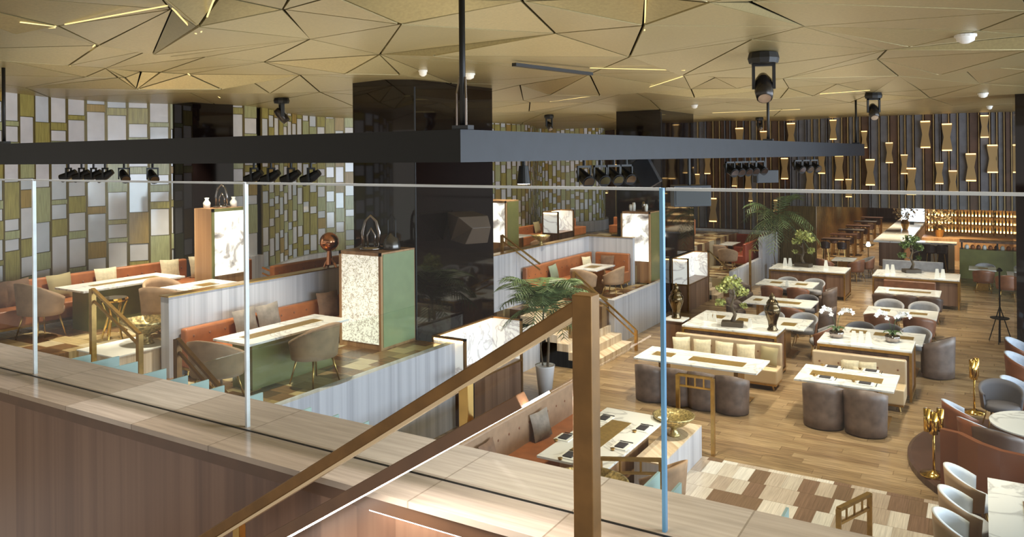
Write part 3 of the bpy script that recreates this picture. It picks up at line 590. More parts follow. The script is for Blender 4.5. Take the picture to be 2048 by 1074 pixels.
def table(x0, y0, x1, y1, zt, label, group=None, z=0, inlays=(), legs='plinth', cat='table', base=None):
    cx, cy = (x0+x1)/2, (y0+y1)/2; t = thing('marble_table', label, cat, (cx, cy, z), 0, group); a, b = (x1-x0)/2, (y1-y0)/2; h = zt-z
    top = MB().box(-a, -b, h-.035, a, b, h).build('tabletop', M_marble, t, bev=.004)
    for (u0, v0, u1, v1) in inlays: MB().box(-a+2*a*u0, -b+2*b*v0, h, -a+2*a*u1, -b+2*b*v1, h+.004).build('burner_inlay', M_gin, top)
    if legs == 'plinth':
        for s_ in (-1, 1):
            if a > b: p_ = MB().box(s_*a*.62-.04, -b*.45, .015, s_*a*.62+.04, b*.45, h-.035)
            else: p_ = MB().box(-a*.45, s_*b*.62-.04, .015, a*.45, s_*b*.62+.04, h-.035)
            p_.build('leg', base or M_gold, t)
            (MB().box(s_*a*.62-.2, -b*.7, 0, s_*a*.62+.2, b*.7, .015) if a > b else MB().box(-a*.7, s_*b*.62-.2, 0, a*.7, s_*b*.62+.2, .015)).build('foot_plate', base or M_gold, t)
    elif legs == 'box': MB().box(-a*.55, -b*.8, 0, a*.55, b*.8, h-.035).build('base', base or M_olive, t)
    return t
def console(x0, y0, x1, y1, zt, label, group=None):
    cx, cy = (x0+x1)/2, (y0+y1)/2; a, b = (x1-x0)/2, (y1-y0)/2
    t = thing('marble_console', label, 'console table', (cx, cy, 0), 0, group)
    MB().box(-a, -b, zt-.04, a, b, zt).build('top', M_marble, t, bev=.004)
    MB().box(-a+.03, -b+.04, .12, a-.03, b-.04, zt-.12).build('cabinet_body', M_wood_br, t)
    MB().box(-a, -b, zt-.1, a, b, zt-.04).build('apron', M_gold, t)
    for sx in (-1, 1):
        for sy in (-1, 1): MB().box(sx*a-sx*.05, sy*b-sy*.05, 0, sx*a, sy*b, zt-.1).build('leg', M_gold, t)
    for sx in (-1, 1): MB().box(sx*a-sx*.05, -b+.05, .05, sx*a, b-.05, .1).build('stretcher', M_gold, t)
    return t
def bench(x, y, L_, rz, label, seatc, backc, z=0, depth=.6, hb=.88, tufts=True, group=None, hs=.44, piping=False):
    """back at local y=0, seat towards local -y"""
    t = thing('upholstered_bench', label, 'bench', (x, y, z), math.radians(rz), group); a = L_/2
    MB().box(-a, -depth, .14, a, -.1, hs).build('seat', seatc, t, bev=.03)
    bk = MB().box(-a, -.14, .14, a, 0, hb).build('backrest', backc, t, bev=.035)
    MB().box(-a+.02, -depth+.03, .10, a-.02, -.02, .14).build('plinth_rail', M_gold, t)
    if tufts:
        n = max(2, int(L_/.3)); b0 = None
        for i in range(n):
            if b0 is None: b0 = b1 = MB().ico((0, 0, 0), .022, 1, 0, (1, .5, 1)).build('button', M_brownl, bk)
            else: b1 = b0.copy(); COL.objects.link(b1)
            b1.location = (-a+.15+(L_-.3)*i/(n-1), -.142, (hs+hb)/2+.03)
    for sx in (-1, 1):
        for sy in (-depth+.08, -.08): MB().tube([(sx*(a-.1), sy, .1), (sx*(a-.08), sy, 0)], .018, 8).build('leg', M_gold, t)
    return t
def mk_cushion(m_):
    def f():
        mb = MB(); n = 8; vs = []; fs = []
        for sgn in (-1, 1):
            for i in range(n+1):
                for j in range(n+1):
                    u = -1+2*i/n; v = -1+2*j/n; k = (1-u*u)*(1-v*v); pin = 1-.08*(u*u)*(v*v)*0-.07*(abs(u*v))**0*(1-abs(u)*abs(v))*(max(abs(u), abs(v)))**6
                    vs.append((u*.22*pin, sgn*(.065*k**.45), v*.22*pin))
        o = (n+1)**2
        for i in range(n):
            for j in range(n):
                a = i*(n+1)+j; q_ = (a, a+n+1, a+n+2, a+1); fs.append(q_); fs.append(tuple(o+x for x in q_[::-1]))
        mb.add(vs, fs); c = mb.build('cushion', m_, smooth=True); return tag(c, '', 'cushion')
    return f
CUS = {'ivory': M_cush, 'brown': M_cush_b, 'grey': M_cush_g, 'olive': mat('olive_cushion', (150, 136, 100), .8), 'teal': mat('sage_cushion', (130, 140, 120), .8)}
def cushion(kind, x, y, z, rz, label, group=None, tilt=12, s=1.0):
    o = inst('cush_'+kind, mk_cushion(CUS[kind]), label, (x, y, z+.21*s), math.radians(rz), group); o.rotation_euler = (math.radians(-tilt), math.radians(random.uniform(-4, 4)), math.radians(rz)); o.scale = (s, s, s); return o

# ---------------------------------------------------------------- main dining floor
table(-6.23, 15.2, -3.71, 16.3, .76, 'long white marble table in front of the cream bench with a row of ivory cushions', inlays=[(.1, .35, .27, .65), (.42, .3, .86, .62)])
for i, px in enumerate((1296, 1350, 1402, 1459)):
    p = PY(px, 700, 14.9)
    chair('tub', p.x, 15.05, 0, 'dark tub chair at the long marble table, %s' % ['at its far left end', 'beside the blue glass seam', 'second from the right end', 'nearest the gold pedestal'][i], 'dark tub chairs at the long marble table', s=.95)
bench(-4.85, 17.35, 2.35, 0, 'cream tufted bench with five ivory cushions behind the long marble table', M_tan, M_cream, hb=.9)
for i, px in enumerate((1364, 1405, 1448, 1492, 1538)):
    p = PY(px, 690, 17.1); cushion('ivory' if i < 4 else 'olive', p.x, 17.08, .46, [25, 4, 2, 2, -14][i], ['ivory cushion at the left end of the long cream bench', 'second ivory cushion from the left on the long cream bench', 'middle ivory cushion on the long cream bench', 'ivory cushion second from the right on the long cream bench', 'olive-shaded cushion in the right corner of the long cream bench'][i], 'cushions on the long cream bench', s=.9)
console(-5.98, 17.55, -3.85, 18.5, 1.02, 'white marble console carrying the bonsai and dark urn behind the long cream bench')
table(-3.03, 15.2, -1.34, 16.4, .76, 'white marble table with four place settings and two tub chairs', inlays=[(.12, .35, .86, .65)])
chair('tub', PY(1646, 800, 15.05).x, 15.1, 0, 'left dark tub chair at the marble table with place settings', 'tub chairs at the place-set marble table', s=1.05)
chair('tub', PY(1731, 812, 15.05).x, 15.05, 0, 'right brown-tinged tub chair at the marble table with place settings', 'tub chairs at the place-set marble table', s=1.05)
bench(-2.15, 17.15, 1.75, 0, 'short cream tufted bench with two ivory cushions beside the place-set table', M_tan, M_cream, hb=.9)
for px, lb, s_, k_ in [(1700, 'left square ivory cushion on the short cream bench', .8, 17.0), (1735, 'right square ivory cushion on the short cream bench', .8, 17.0), (1718, 'low flat ivory cushion lying before the pair on the short bench', .62, 16.8)]:
    p = PY(px, 730, k_); cushion('ivory', p.x, k_-.02, .46, 0, lb, 'cushions on the short cream bench', s=s_)
console(-2.98, 17.35, -1.2, 18.35, 1.02, 'white marble console with two orchids behind the short cream bench')
def setting(x, y, z, rz, label, grp):
    def f():
        t = thing('place_setting', '', 'place setting')
        MB().box(-.14, -.12, 0, .14, .12, .012).build('napkin', M_white, t); MB().box(-.1, -.07, .012, .1, .07, .028).build('folded_napkin', M_napkin, t, bev=.005)
        mb = MB(); mb.tube([(.19, -.1, .006), (.19, .1, .006)], .006, 6); mb.build('chopsticks', M_black, t); MB().lathe([(.02, 0), (.035, .03), (.034, .032)], 12, (-.2, .05, 0)).build('cup', M_gold, t); return t
    return inst('setting', f, label, (x, y, z), rz, grp)
for px, py, lb in [(1665, 735, 'back left'), (1742, 743, 'back right'), (1650, 756, 'front left'), (1730, 768, 'front right')]:
    p = P(px, py, .76); setting(p.x, p.y, .762, 0, 'dark folded napkin place setting at the %s of the two-tub marble table' % lb, 'place settings on the two-tub table')
G3 = 'grey shell armchairs on the dining floor'
table(-6.4, 19.5, -3.65, 20.8, .76, 'marble table right behind the urn with a grey shell chair at its end', inlays=[(.12, .3, .25, .6), (.38, .25, .5, .55), (.78, .25, .9, .55)])
chair('grey', -3.35, 20.1, 90, 'grey shell armchair at the right end of the table behind the urn', G3)
chair('grey', -4.75, 21.05, 180, 'grey shell armchair back showing left of the urn', G3); chair('grey', -3.95, 21.15, 180, 'grey shell armchair back showing right of the urn', G3)
table(-5.85, 22.4, -4.0, 23.6, .76, 'small marble table just beyond the dark urn', inlays=[(.1, .35, .22, .65), (.4, .3, .8, .6)])
chair('tub', -3.72, 22.9, 90, 'dark tub chair at the right end of the table beyond the urn', None); chair('tub', -6.15, 22.9, -90, 'dark tub chair at the left end of the table beyond the urn', None)
chair('grey', -4.5, 22.2, 0, 'grey armchair tucked at the near side of the table beyond the urn', G3); chair('dark', -4.4, 23.95, 180, 'low dark armchair at the far side of the table beyond the urn', None)
table(-6.3, 25.75, -4.55, 27.0, .76, 'marble table with two dark inlays before the first tall communal table', inlays=[(.2, .35, .4, .65), (.65, .35, .85, .65)])
for x, y, r, lb in [(-5.75, 25.6, 0, 'near left'), (-4.95, 25.6, 0, 'near right'), (-5.6, 27.2, 180, 'far left'), (-4.75, 27.2, 180, 'far right')]: chair('grey', x, y, r, 'grey armchair at the %s side of the two-inlay table' % lb, G3)
chair('tub', -4.2, 26.3, 90, 'dark tub chair at the right end of the two-inlay table'); chair('tub', -6.7, 26.0, -90, 'dark tub chair at the left end of the two-inlay table')
def communal(x0, y0, x1, y1, lb): return console(x0, y0, x1, y1, .95, lb)
communal(-6.45, 28.3, -3.95, 29.7, 'tall marble communal table carrying the pale bonsai, furthest row left')
communal(-3.1, 28.2, -.6, 29.7, 'tall marble communal table carrying the dark green bonsai, furthest row right')
bench(-2.0, 28.15, 1.5, 0, 'small bench before the right communal table', M_tan, M_brownl, hb=.85, tufts=False)
table(-2.8, 25.9, -1.05, 27.1, .76, 'marble table with one long inlay below the dark green bonsai', inlays=[(.2, .4, .85, .65)])
for i, x in enumerate((-2.5, -1.9, -1.3)): chair('dark', x, 25.75, 0, 'dark armchair at the one-inlay table, %s of the three' % ['leftmost', 'middle', 'rightmost'][i], 'three dark armchairs at the one-inlay table')
table(-2.68, 22.3, -.98, 23.5, .76, 'marble table with two square dark inlays and four armchairs in the middle row right', inlays=[(.18, .5, .34, .75), (.62, .4, .86, .65)])
for x, y, r, lb in [(-2.25, 22.0, 0, 'near left'), (-1.35, 22.0, 0, 'near right'), (-2.2, 23.8, 180, 'far left'), (-1.35, 23.8, 180, 'far right')]: chair('grey', x, y, r, 'large grey-brown armchair at the %s of the two-square-inlay table' % lb, G3, s=1.1)
table(-2.85, 19.2, -1.12, 20.4, .76, 'marble table right behind the orchid console', inlays=[(.1, .5, .3, .8), (.4, .45, .62, .75), (.7, .35, .88, .62)])
chair('dark', -2.55, 20.65, 180, 'dark armchair peeking behind the orchid table'); chair('grey', -1.35, 20.7, 180, 'grey armchair back behind the right end of the orchid table', G3); chair('dark', -1.95, 20.7, 180, 'dark armchair half hidden by the right orchid')
p = P(1853, 752, 0); chair('tub', p.x+.2, p.y+.1, 65, 'large grey tub chair standing alone beside the orchid console', None, s=1.15)
table(-.4, 32.6, .45, 33.6, .76, 'small marble table for two before the olive counter', inlays=[(.35, .3, .7, .6)])
chair('grey', .05, 32.35, 0, 'copper-backed armchair at the near side of the small table by the olive counter', G3); chair('grey', .1, 33.95, 180, 'armchair top showing behind the small table by the olive counter', G3)
table(.75, 31.5, 1.6, 32.6, .76, 'small marble table cut by the dark right-hand column'); chair('grey', .75, 30.8, 0, 'brown armchair beside the dark right-hand column', G3, s=1.1)
table(-5.1, 33.0, -4.3, 34.1, .76, 'small table between three grey armchairs near the bar aisle')
for x, y, r, lb in [(-5.3, 32.7, -30, 'left'), (-4.2, 32.9, 60, 'near'), (-3.95, 34.0, 110, 'right')]: chair('grey', x, y, r, 'grey armchair on the %s of the aisle-side small table' % lb, G3, s=1.05)
bench(-2.3, 33.9, 2.1, 0, 'long blue-grey sofa before the bar counter', M_greyv, M_greyv, hb=.8, tufts=False)

# things on consoles
def mk_orchid():
    t = thing('potted_orchid', '', 'potted plant')
    MB().lathe([(.07, 0), (.13, .02), (.15, .12), (.14, .14), (.12, .13)], 20).build('pot', M_chrome, t, smooth=True)
    mb = MB()
    for i in range(9):
        a = i*2.4; L_ = .2; pr = [(math.cos(a)*L_*k/4, math.sin(a)*L_*k/4, .14+.09*math.sin(k/4*2.6)) for k in range(5)]
        n_ = Vector((-math.sin(a), math.cos(a), 0)); vs = []
        for k, q_ in enumerate(pr): w_ = .035*math.sin(.5+k*.6); vs += [Vector(q_)-n_*w_, Vector(q_)+n_*w_]
        mb.add(vs, [(2*k, 2*k+1, 2*k+3, 2*k+2) for k in range(4)])
    mb.build('leaves', M_leaf, t)
    rr_ = random.Random(4); pm = MB(); sm = MB()
    for s_ in (-1, 1):
        pts_ = [(0, 0, .12), (s_*.05, .02, .4), (s_*.12, .02, .58), (s_*.24, 0, .62), (s_*.33, -.02, .56)]; sm.tube(pts_, .006, 6)
        for j in range(7):
            u = 1.6+j*.36; i0 = min(3, int(u)); f_ = u-i0; c = Vector(pts_[i0]).lerp(Vector(pts_[i0+1]), min(1, f_)) + Vector((rr_.uniform(-.02, .02), rr_.uniform(-.04, .04), rr_.uniform(-.03, .02)))
            for k in range(5):
                a = k*1.257+rr_.random(); d = Vector((math.cos(a), rr_.uniform(-.3, .3), math.sin(a))); e = d.cross(Vector((0, 1, 0))).normalized()
                pm.add([c, c+d*.03+e*.025, c+d*.058, c+d*.03-e*.025], [(0, 1, 2, 3)])
    sm.build('stem', M_leaf, t, smooth=True); pm.build('flowers', M_petal, t); return t
for px, py, lb in [(1673, 675, 'white orchid in a silver bowl at the left of the orchid console'), (1785, 684, 'white orchid in a silver bowl at the right of the orchid console')]:
    p = P(px, py, 1.02); inst('orchid', mk_orchid, lb, (p.x, max(17.5, p.y), 1.02), .3, 'white orchids on the console')
def mk_bonsai(lm, seed):
    def f():
        t = thing('potted_bonsai', '', 'potted tree'); r_ = random.Random(seed)
        MB().prism([(-.2, -.13), (.2, -.13), (.2, .13), (-.2, .13)], 0, .09).build('tray', M_pot, t, bev=.01)
        tr = MB(); tr.tube([(0, 0, .08), (.05, 0, .22), (-.02, .02, .38), (.03, 0, .55), (0, 0, .72)], [.045, .035, .028, .02, .012], 8)
        br = [((-.02, .02, .36), (-.2, .03, .42)), ((.03, 0, .5), (.2, -.02, .58)), ((0, 0, .6), (-.14, 0, .7)), ((.03, 0, .3), (.19, .05, .34))]
        for a_, b_ in br: tr.tube([a_, b_], [.016, .008], 6)
        tr.build('trunk', M_bark, t, smooth=True)
        mb = MB()
        for c, rad, n in [((0, 0, .84), .2, 150), ((-.18, 0, .72), .13, 80), ((.18, 0, .66), .14, 90), ((-.22, .03, .44), .11, 60), ((.2, .05, .38), .07, 30)]:
            for i in range(n):
                d = Vector((r_.gauss(0, 1), r_.gauss(0, 1), r_.gauss(0, .7))).normalized()*rad*r_.uniform(.5, 1); q_ = Vector(c)+Vector((d.x, d.y, d.z*.75))
                e1 = Vector((r_.gauss(0, 1), r_.gauss(0, 1), r_.gauss(0, 1))).normalized()*.04; e2 = e1.cross(Vector((r_.gauss(0, 1), r_.gauss(0, 1), 1))).normalized()*.03
                mb.add([q_-e1, q_+e2, q_+e1, q_-e2], [(0, 1, 2, 3)])
        mb.build('foliage', lm, t); return t
    return f
p = P(1465, 652, 1.02); inst('bonsai_a', mk_bonsai(M_leafy, 1), 'yellow-green bonsai in a dark tray on the console behind the long bench', (p.x, p.y, 1.02), .2, None, scale=1.2)
p = P(1607, 533, .95); inst('bonsai_b', mk_bonsai(M_leafy, 5), 'pale yellow-green bonsai on the tall communal table furthest row left', (p.x, p.y, .95), 2.9, None, scale=1.35)
p = P(1823, 545, .95); inst('bonsai_c', mk_bonsai(mat('mid_green_leaf', (110, 134, 66), .55, 0, .4, 8), 9), 'darker green bonsai on the tall communal table furthest row right', (p.x, p.y, .95), .5, None, scale=1.3)
def mk_urn():
    t = thing('lidded_urn', '', 'urn')
    MB().lathe([(.11, 0), (.12, .03), (.085, .08), (.1, .2), (.15, .34), (.18, .45), (.17, .53), (.12, .58), (.13, .6)], 24).build('body', M_urn, t, smooth=True)
    MB().lathe([(.13, .6), (.13, .62), (.09, .68), (.06, .71), (.07, .75), (.04, .8), (.012, .84)], 20).build('lid', M_urn, t, smooth=True); return t
p = P(1545, 661, 1.02); inst('urn', mk_urn, 'dark bronze lidded urn on the right end of the bonsai console', (p.x, p.y, 1.02), 0, 'bronze urns')
pu = P(1376, 640, 0); inst('urn', mk_urn, 'dark bronze lidded urn before the far marble booth, beside the blue glass seam', (-6.27, 18.0, 1.06), 0, 'bronze urns')
t = thing('side_stand', 'small white stand carrying the urn at the left end of the bonsai console', 'stand', (-6.27, 18.0, 0)); MB().box(-.2, -.2, 0, .2, .2, 1.03).build('body', M_wood_br, t); MB().box(-.24, -.24, 1.03, .24, .24, 1.06).build('top', M_marble, t)
def cards(px, py, z, n, lb, s=1.0):
    p = P(px, py, z)
    for i in range(n):
        mb = MB(); x = (i-(n-1)/2)*.11*s; mb.prism([(-.05*s, -.03), (.05*s, -.03), (.05*s, .03), (-.05*s, .03)], 0, .19*s)
        mb.v = [(a*(.55 if c > .1*s else 1)+x*0, b*(.2 if c > .1*s else 1), c) for a, b, c in mb.v]
        o = mb.build('menu_card', M_white); o.location = (p.x+x, p.y+(i % 2)*.03, z+.001); tag(o, lb + (', %s of them from the left' % ORD[i] if n > 1 else ''), 'menu card')
cards(1420, 642, 1.02, 3, 'folded white menu card at the left of the bonsai'); cards(1500, 655, 1.02, 1, 'folded white menu card between the bonsai and the urn', 1.1); cards(1722, 686, 1.02, 3, 'upright white menu card between the two orchids', 1.25)
cards(1575, 532, .95, 2, 'white menu card left of the pale bonsai', 1.5); cards(1652, 537, .95, 1, 'white folded napkin card right of the pale bonsai', 1.5); cards(1780, 546, .95, 2, 'white card left of the darker green bonsai', 1.5); cards(1880, 556, .95, 2, 'white card right of the darker green bonsai', 1.5); cards(1574, 573, .76, 1, 'white card on the two-inlay table', 1.1)

# ---------------------------------------------------------------- near bottom: booth, gates, bowls
table(-5.35, 9.5, -4.3, 11.9, .78, 'marble table with black napkin settings beside the orange booth in the foreground', inlays=[(.3, .12, .62, .78)], legs='box', base=M_wood_md)
for px, py, lb in [(1285, 858, 'near the brass bowl'), (1243, 893, 'on the near right edge'), (1208, 838, 'at the far left corner'), (1130, 876, 'left of the bronze post'), (1140, 912, 'closest left below the bronze post')]:
    p = P(px, py, .78); setting(p.x, p.y, .782, 1.57, 'black napkin place setting %s on the foreground booth table' % lb, 'place settings on the foreground booth table')
bench(-6.3, 10.4, 4.6, 90, 'long tufted taupe booth bench with an orange seat in the foreground', M_orange, mat('taupe_leather', (168, 138, 112), .4, 0, .1), hb=1.0, depth=.75)
cushion('grey', -6.05, 10.9, .46, 80, 'grey cushion leaning on the taupe booth back nearest the bronze post'); cushion('brown', -6.05, 9.35, .46, 95, 'brown cushion on the taupe booth back partly behind the ledge')
t = thing('plinth_box', 'pale veneered plinth under the brass bowl beside the foreground booth table', 'plinth', (-4.16, 11.62, 0)); MB().box(-.22, -.94, 0, .2, .94, .5).build('body', M_wall_lt, t); MB().box(-.22, -.94, .5, .2, .94, .52).build('top', M_wood_lt, t)
def mk_bowl(m_):
    def f():
        t = thing('footed_bowl', '', 'bowl')
        MB().lathe([(.12, 0), (.1, .03), (.05, .1), (.06, .14), (.2, .2), (.34, .31), (.38, .37), (.36, .37), (.3, .3), (.1, .24)], 28).build('bowl_body', m_, t, smooth=True); return t
    return f
inst('bowl', mk_bowl(M_mosaic), 'brass footed bowl on the plinth beside the foreground booth table', (-4.2, 11.9, .52), 0, 'hammered brass bowls', scale=.88)
inst('bowl', mk_bowl(M_mosaic), 'brass footed bowl on the pale plinth by the terrace handrails', (-11.62, 7.78, 1.98), 0, 'hammered brass bowls', scale=1.05)
t = thing('plinth_box', 'pale plinth under the brass bowl by the terrace handrails', 'plinth', (-11.7, 7.5, 0)); MB().box(-.5, -.5, 0, .45, .5, 1.96).build('body', M_wood_lt, t); MB().box(-.52, -.52, 1.96, .47, .52, 1.98).build('top', M_white, t)
inst('bowl', mk_bowl(M_mosaic), 'large brass bowl low at the foot of the stair, behind the bronze post', (-4.3, 8.95, .3), 0, 'hammered brass bowls', scale=1.4)
t = thing('low_plinth', 'low pale plinth under the large brass bowl at the foot of the stair', 'plinth', (-4.3, 8.95, 0)); MB().box(-.3, -.3, 0, .3, .3, .3).build('body', M_wood_lt, t)
chair('taupe', -3.75, 10.15, 75, 'taupe chair squeezed beside the foreground booth table end')
def gate(pa, pb, ztop, lb, zf=0, bars=2, drop=.18):
    t = thing('handrail_gate', lb, 'handrail', (0, 0, 0)); a, b = Vector(pa), Vector(pb)
    for p_ in (a, b): MB().box(p_.x-.03, p_.y-.03, zf, p_.x+.03, p_.y+.03, ztop).build('post', M_gold, t)
    MB().bar((a.x, a.y, ztop), (b.x, b.y, ztop), .06, .04).build('top_rail', M_gold, t)
    MB().bar((a.x, a.y, ztop-drop), (b.x, b.y, ztop-drop), .035, .03).build('lower_rail', M_gold, t)
    for k in range(bars): c = a.lerp(b, (k+1)/(bars+1)); MB().box(c.x-.012, c.y-.012, ztop-drop, c.x+.012, c.y+.012, ztop).build('spacer', M_gold, t)
gate(Vector((-4.4, 12.68, 0)), Vector((-3.81, 12.69, 0)), 1.27, 'gold rail frame standing between the brass bowl and the tub chairs', bars=3)
gate(P(1199, 917, .95), P(1323, 920, .95), .95, 'gold rail frame beside the bronze post with the large brass bowl behind', bars=2)
gate(P(1678, 1120, 0), P(1740, 1085, 0), .62, 'gold rail frame rising at the bottom edge over the striped tiles', bars=3)
MBf = MB().lathe([(.4, 0), (.44, .2), (.48, .5), (.46, .52)], 28); o = MBf.build('round_planter', mat('jade_glaze', (150, 160, 130), .2, 0, .3, 6)); p = P(1838, 1085, .5); o.location = (p.x, p.y-.45, 0); tag(o, 'rim of a jade green round drum at the bottom edge of the tiles', 'planter')

# right side: curved banquette, stands, round table, counter
import math as _m
mb = MB(); mb.lathe([(2.67, 0), (2.67, .1), (2.62, .12)], 64, (1.6, 14.4, 0)); o = tag(mb.build('round_dais', mat('dark_brown_dais', (74, 50, 42), .3, 0, .15, 3)), 'dark brown round dais under the curved leather banquette', 'dais')
t = thing('curved_banquette', 'curved brown leather banquette back rising from the dark round dais', 'banquette', (0, 0, .12))
top = [P(1880, 858, .97), P(1915, 866, .97), P(1955, 886, .97), P(2000, 902, .97), P(2060, 915, .97), P(2150, 930, .97)]
vs = []; fs = []
for i, p_ in enumerate(top):
    d = (top[min(i+1, 5)]-top[max(i-1, 0)]).normalized(); n_ = Vector((d.y, -d.x, 0))
    for (o_, z_) in ((.0, 0), (.0, .85), (-.09, .85), (-.09, 0)): c = p_+n_*o_; vs.append((c.x, c.y, z_))
for i in range(5):
    for k in range(4): fs.append((4*i+k, 4*i+4+k, 4*i+4+(k+1) % 4, 4*i+(k+1) % 4))
fs.append((0, 1, 2, 3)); fs.append((20, 23, 22, 21))
mb = MB(); mb.add(vs, fs); mb.build('backrest', mat('chestnut_leather', (120, 70, 46), .3, 0, .12, 2), t)
mb = MB()
for i in range(5):
    a, b = top[i], top[i+1]; d = (b-a).normalized(); n_ = Vector((-d.y, d.x, 0)); a0, b0 = a+n_*.09, b+n_*.09; a1, b1 = a+n_*.55, b+n_*.55
    mb.add([(a0.x, a0.y, .3), (b0.x, b0.y, .3), (b1.x, b1.y, .3), (a1.x, a1.y, .3), (a1.x, a1.y, 0), (b1.x, b1.y, 0)], [(0, 1, 2, 3), (3, 2, 5, 4)])
mb.build('seat', M_cream, t)
def mk_stand():
    t = thing('brass_cup_stand', '', 'ash stand')
    MB().lathe([(.19, 0), (.19, .02), (.06, .05), (.02, .08)], 24).build('base', M_brass, t, smooth=True); MB().tube([(0, 0, .05), (0, 0, .75)], .018, 10).build('pole', M_brass, t, smooth=True)
    MB().tube([(0, 0, .62), (0, 0, .95)], .06, 14, cap=True).build('cup', M_brass, t, smooth=True)
    for s_ in (-1, 1): MB().tube([(s_*.095, .02*s_, .66), (s_*.095, .02*s_, 1.0)], [.045, .05], 12).build('cup', M_brass, t, smooth=True)
    return t
p = P(1868, 953, .1); inst('stand', mk_stand, 'brass stand of three cups on the round dais, nearer one', (p.x, p.y, .12), .3, 'brass cup stands')
p = P(1949, 838, 0); inst('stand', mk_stand, 'brass stand of three cups behind the pale armchairs, farther one', (p.x, p.y, .12), 1.0, 'brass cup stands')
t = thing('round_marble_table', 'round white marble table with a gold stem on the dais', 'table', (.78, 14.25, .12)); MB().lathe([(.66, .66), (.7, .67), (.7, .69)], 48).build('tabletop', M_marble, t); MB().tube([(0, 0, .02), (0, 0, .66)], .05, 16).build('stem', M_gold, t); MB().lathe([(.3, 0), (.3, .02), (.05, .04)], 24).build('base', M_gold, t); MB().lathe([(.03, .69), (.08, .71), (.07, .74)], 12).build('centre_dish', M_chrome, t)
for px, py, kd, rz, lb in [(1925, 868, 'white', -70, 'pale blue armchair nearest the nearer brass stand'), (1962, 905, 'white', -45, 'pale blue armchair between the brass stand and the round table'), (2003, 825, 'dark', -170, 'charcoal armchair behind the round marble table'), (1996, 922, 'dark', -20, 'charcoal armchair tucked under the round marble table')]:
    p = P(px, py+8, .35); chair(kd, p.x, p.y, rz, lb, None, .12)
for px, py, lb in [(2042, 720, 'top'), (2044, 752, 'middle'), (2040, 808, 'lowest')]:
    p = P(px, py, .4); chair('white', p.x, p.y, -100, 'pale blue armchair in the row of three below the black column, %s one' % lb, 'row of three pale armchairs at the right edge', s=1.05)
t = thing('marble_counter', 'rectangular marble counter in the bottom right corner with a brown inset', 'counter', (0, 0, 0)); a = P(1975, 955, .76)
MB().box(a.x, 8.6, .72, a.x+1.6, a.y, .76).build('top', M_marble, t); MB().box(a.x+.36, 8.7, .76, a.x+1.2, a.y-.6, .764).build('inset', M_wood_br, t); MB().box(a.x+.2, 8.8, 0, a.x+1.4, a.y-.2, .72).build('base', M_wood_br, t)
for px, py, lb in [(1938, 985, 'furthest'), (1930, 1035, 'middle'), (1922, 1085, 'nearest')]:
    p = P(px, py, .5); chair('sand', p.x, p.y, -80, 'white and sand armchair beside the marble counter, %s of three' % lb, 'row of white and sand armchairs at the counter')
t = thing('tripod_stool', 'thin black tripod stand with shelf ring before the black right-hand column', 'tripod stand', tuple(P(2000, 685, 0)))
MB().tube([(0, 0, 0), (0, 0, 1.85)], .02, 8).build('pole', M_black, t)
for k in range(3): a = k*2.1+.4; MB().tube([(0, 0, .95), (.3*math.cos(a), .3*math.sin(a), 0)], .014, 6).build('leg', M_black, t)
MB().lathe([(.2, .62), (.22, .63), (.22, .65)], 20).build('shelf', M_black, t); MB().lathe([(.05, 1.85), (.08, 1.88), (.02, 1.95)], 10).build('head', M_black, t)

# ---------------------------------------------------------------- lower terrace (near left)
table(-9.95, 7.75, -9.15, 9.85, 2.25, 'long cream-topped table on the lower terrace', z=1.5, inlays=[(.35, .12, .65, .85)], legs='box')
p = P(600, 740, 1.95); chair('taupe', -8.85, 8.75, 90, 'taupe armchair with gold legs at the long lower terrace table', 'taupe terrace armchairs', 1.5, 1.12); chair('taupe', -9.35, 7.35, 15, 'taupe armchair at the near end of the lower terrace table, by the glass seam', 'taupe terrace armchairs', 1.5, 1.12)
bench(-10.97, 9.75, 3.65, 90, 'orange leather bench along the grey parapet on the lower terrace', M_orange, M_orange, z=1.5, depth=.65, hb=.76)
bench(-10.55, 11.72, .62, 0, 'short orange bench at the end of the lower terrace', M_orange, M_orange, z=1.5, depth=.6, hb=.8)
cushion('grey', -10.7, 9.0, 1.95, 92, 'grey lumbar cushion on the lower terrace bench, nearer one', s=1.1); cushion('grey', -10.7, 9.5, 1.95, 88, 'grey lumbar cushion on the lower terrace bench, second from the seam', s=1.1); cushion('brown', -10.65, 10.9, 1.95, 80, 'brown cushion at the far corner of the lower terrace bench', s=1.1)
def lightcab(x0, y0, x1, y1, z0, zt, zb, lb, face, side, frame=M_wood_md):
    t = thing('light_cabinet', lb, 'display cabinet', ((x0+x1)/2, (y0+y1)/2, z0)); a, b = (x1-x0)/2, (y1-y0)/2; h = zt-z0
    MB().box(-a, -b, 0, a, b, h).build('body', frame, t)
    MB().box(-a+.05, -b-.012, zb-z0, a-.05, -b, h-.06).build('lit_panel', face, t)
    MB().box(a, -b+.03, .05, a+.012, b-.03, h-.03).build('side_panel', side, t)
    for s_ in (-1, 1): MB().box(s_*a-s_*.05, -b-.03, 0, s_*a, -b, h).build('frame_post', frame, t)
    MB().box(-a, -b-.03, h-.06, a, -b, h).build('frame_rail', frame, t)
    return t
lightcab(-10.2, 10.75, -9.2, 11.7, 1.5, 3.25, 1.6, 'tall cabinet with a lace-patterned lit front and green side before the black column', M_art2, M_green)
c0_ = PX(425, 418, -12.55); c1_ = PX(488, 416, -12.55); cb_ = PX(427, 553, -12.55)
t = thing('light_cabinet', 'tall oak cabinet with backlit ink painting on the upper terrace', 'display cabinet', (-12.8, (c0_.y+c1_.y)/2, 1.95)); a_, b_, h_ = .25, (c1_.y-c0_.y)/2+.03, c0_.z-1.95
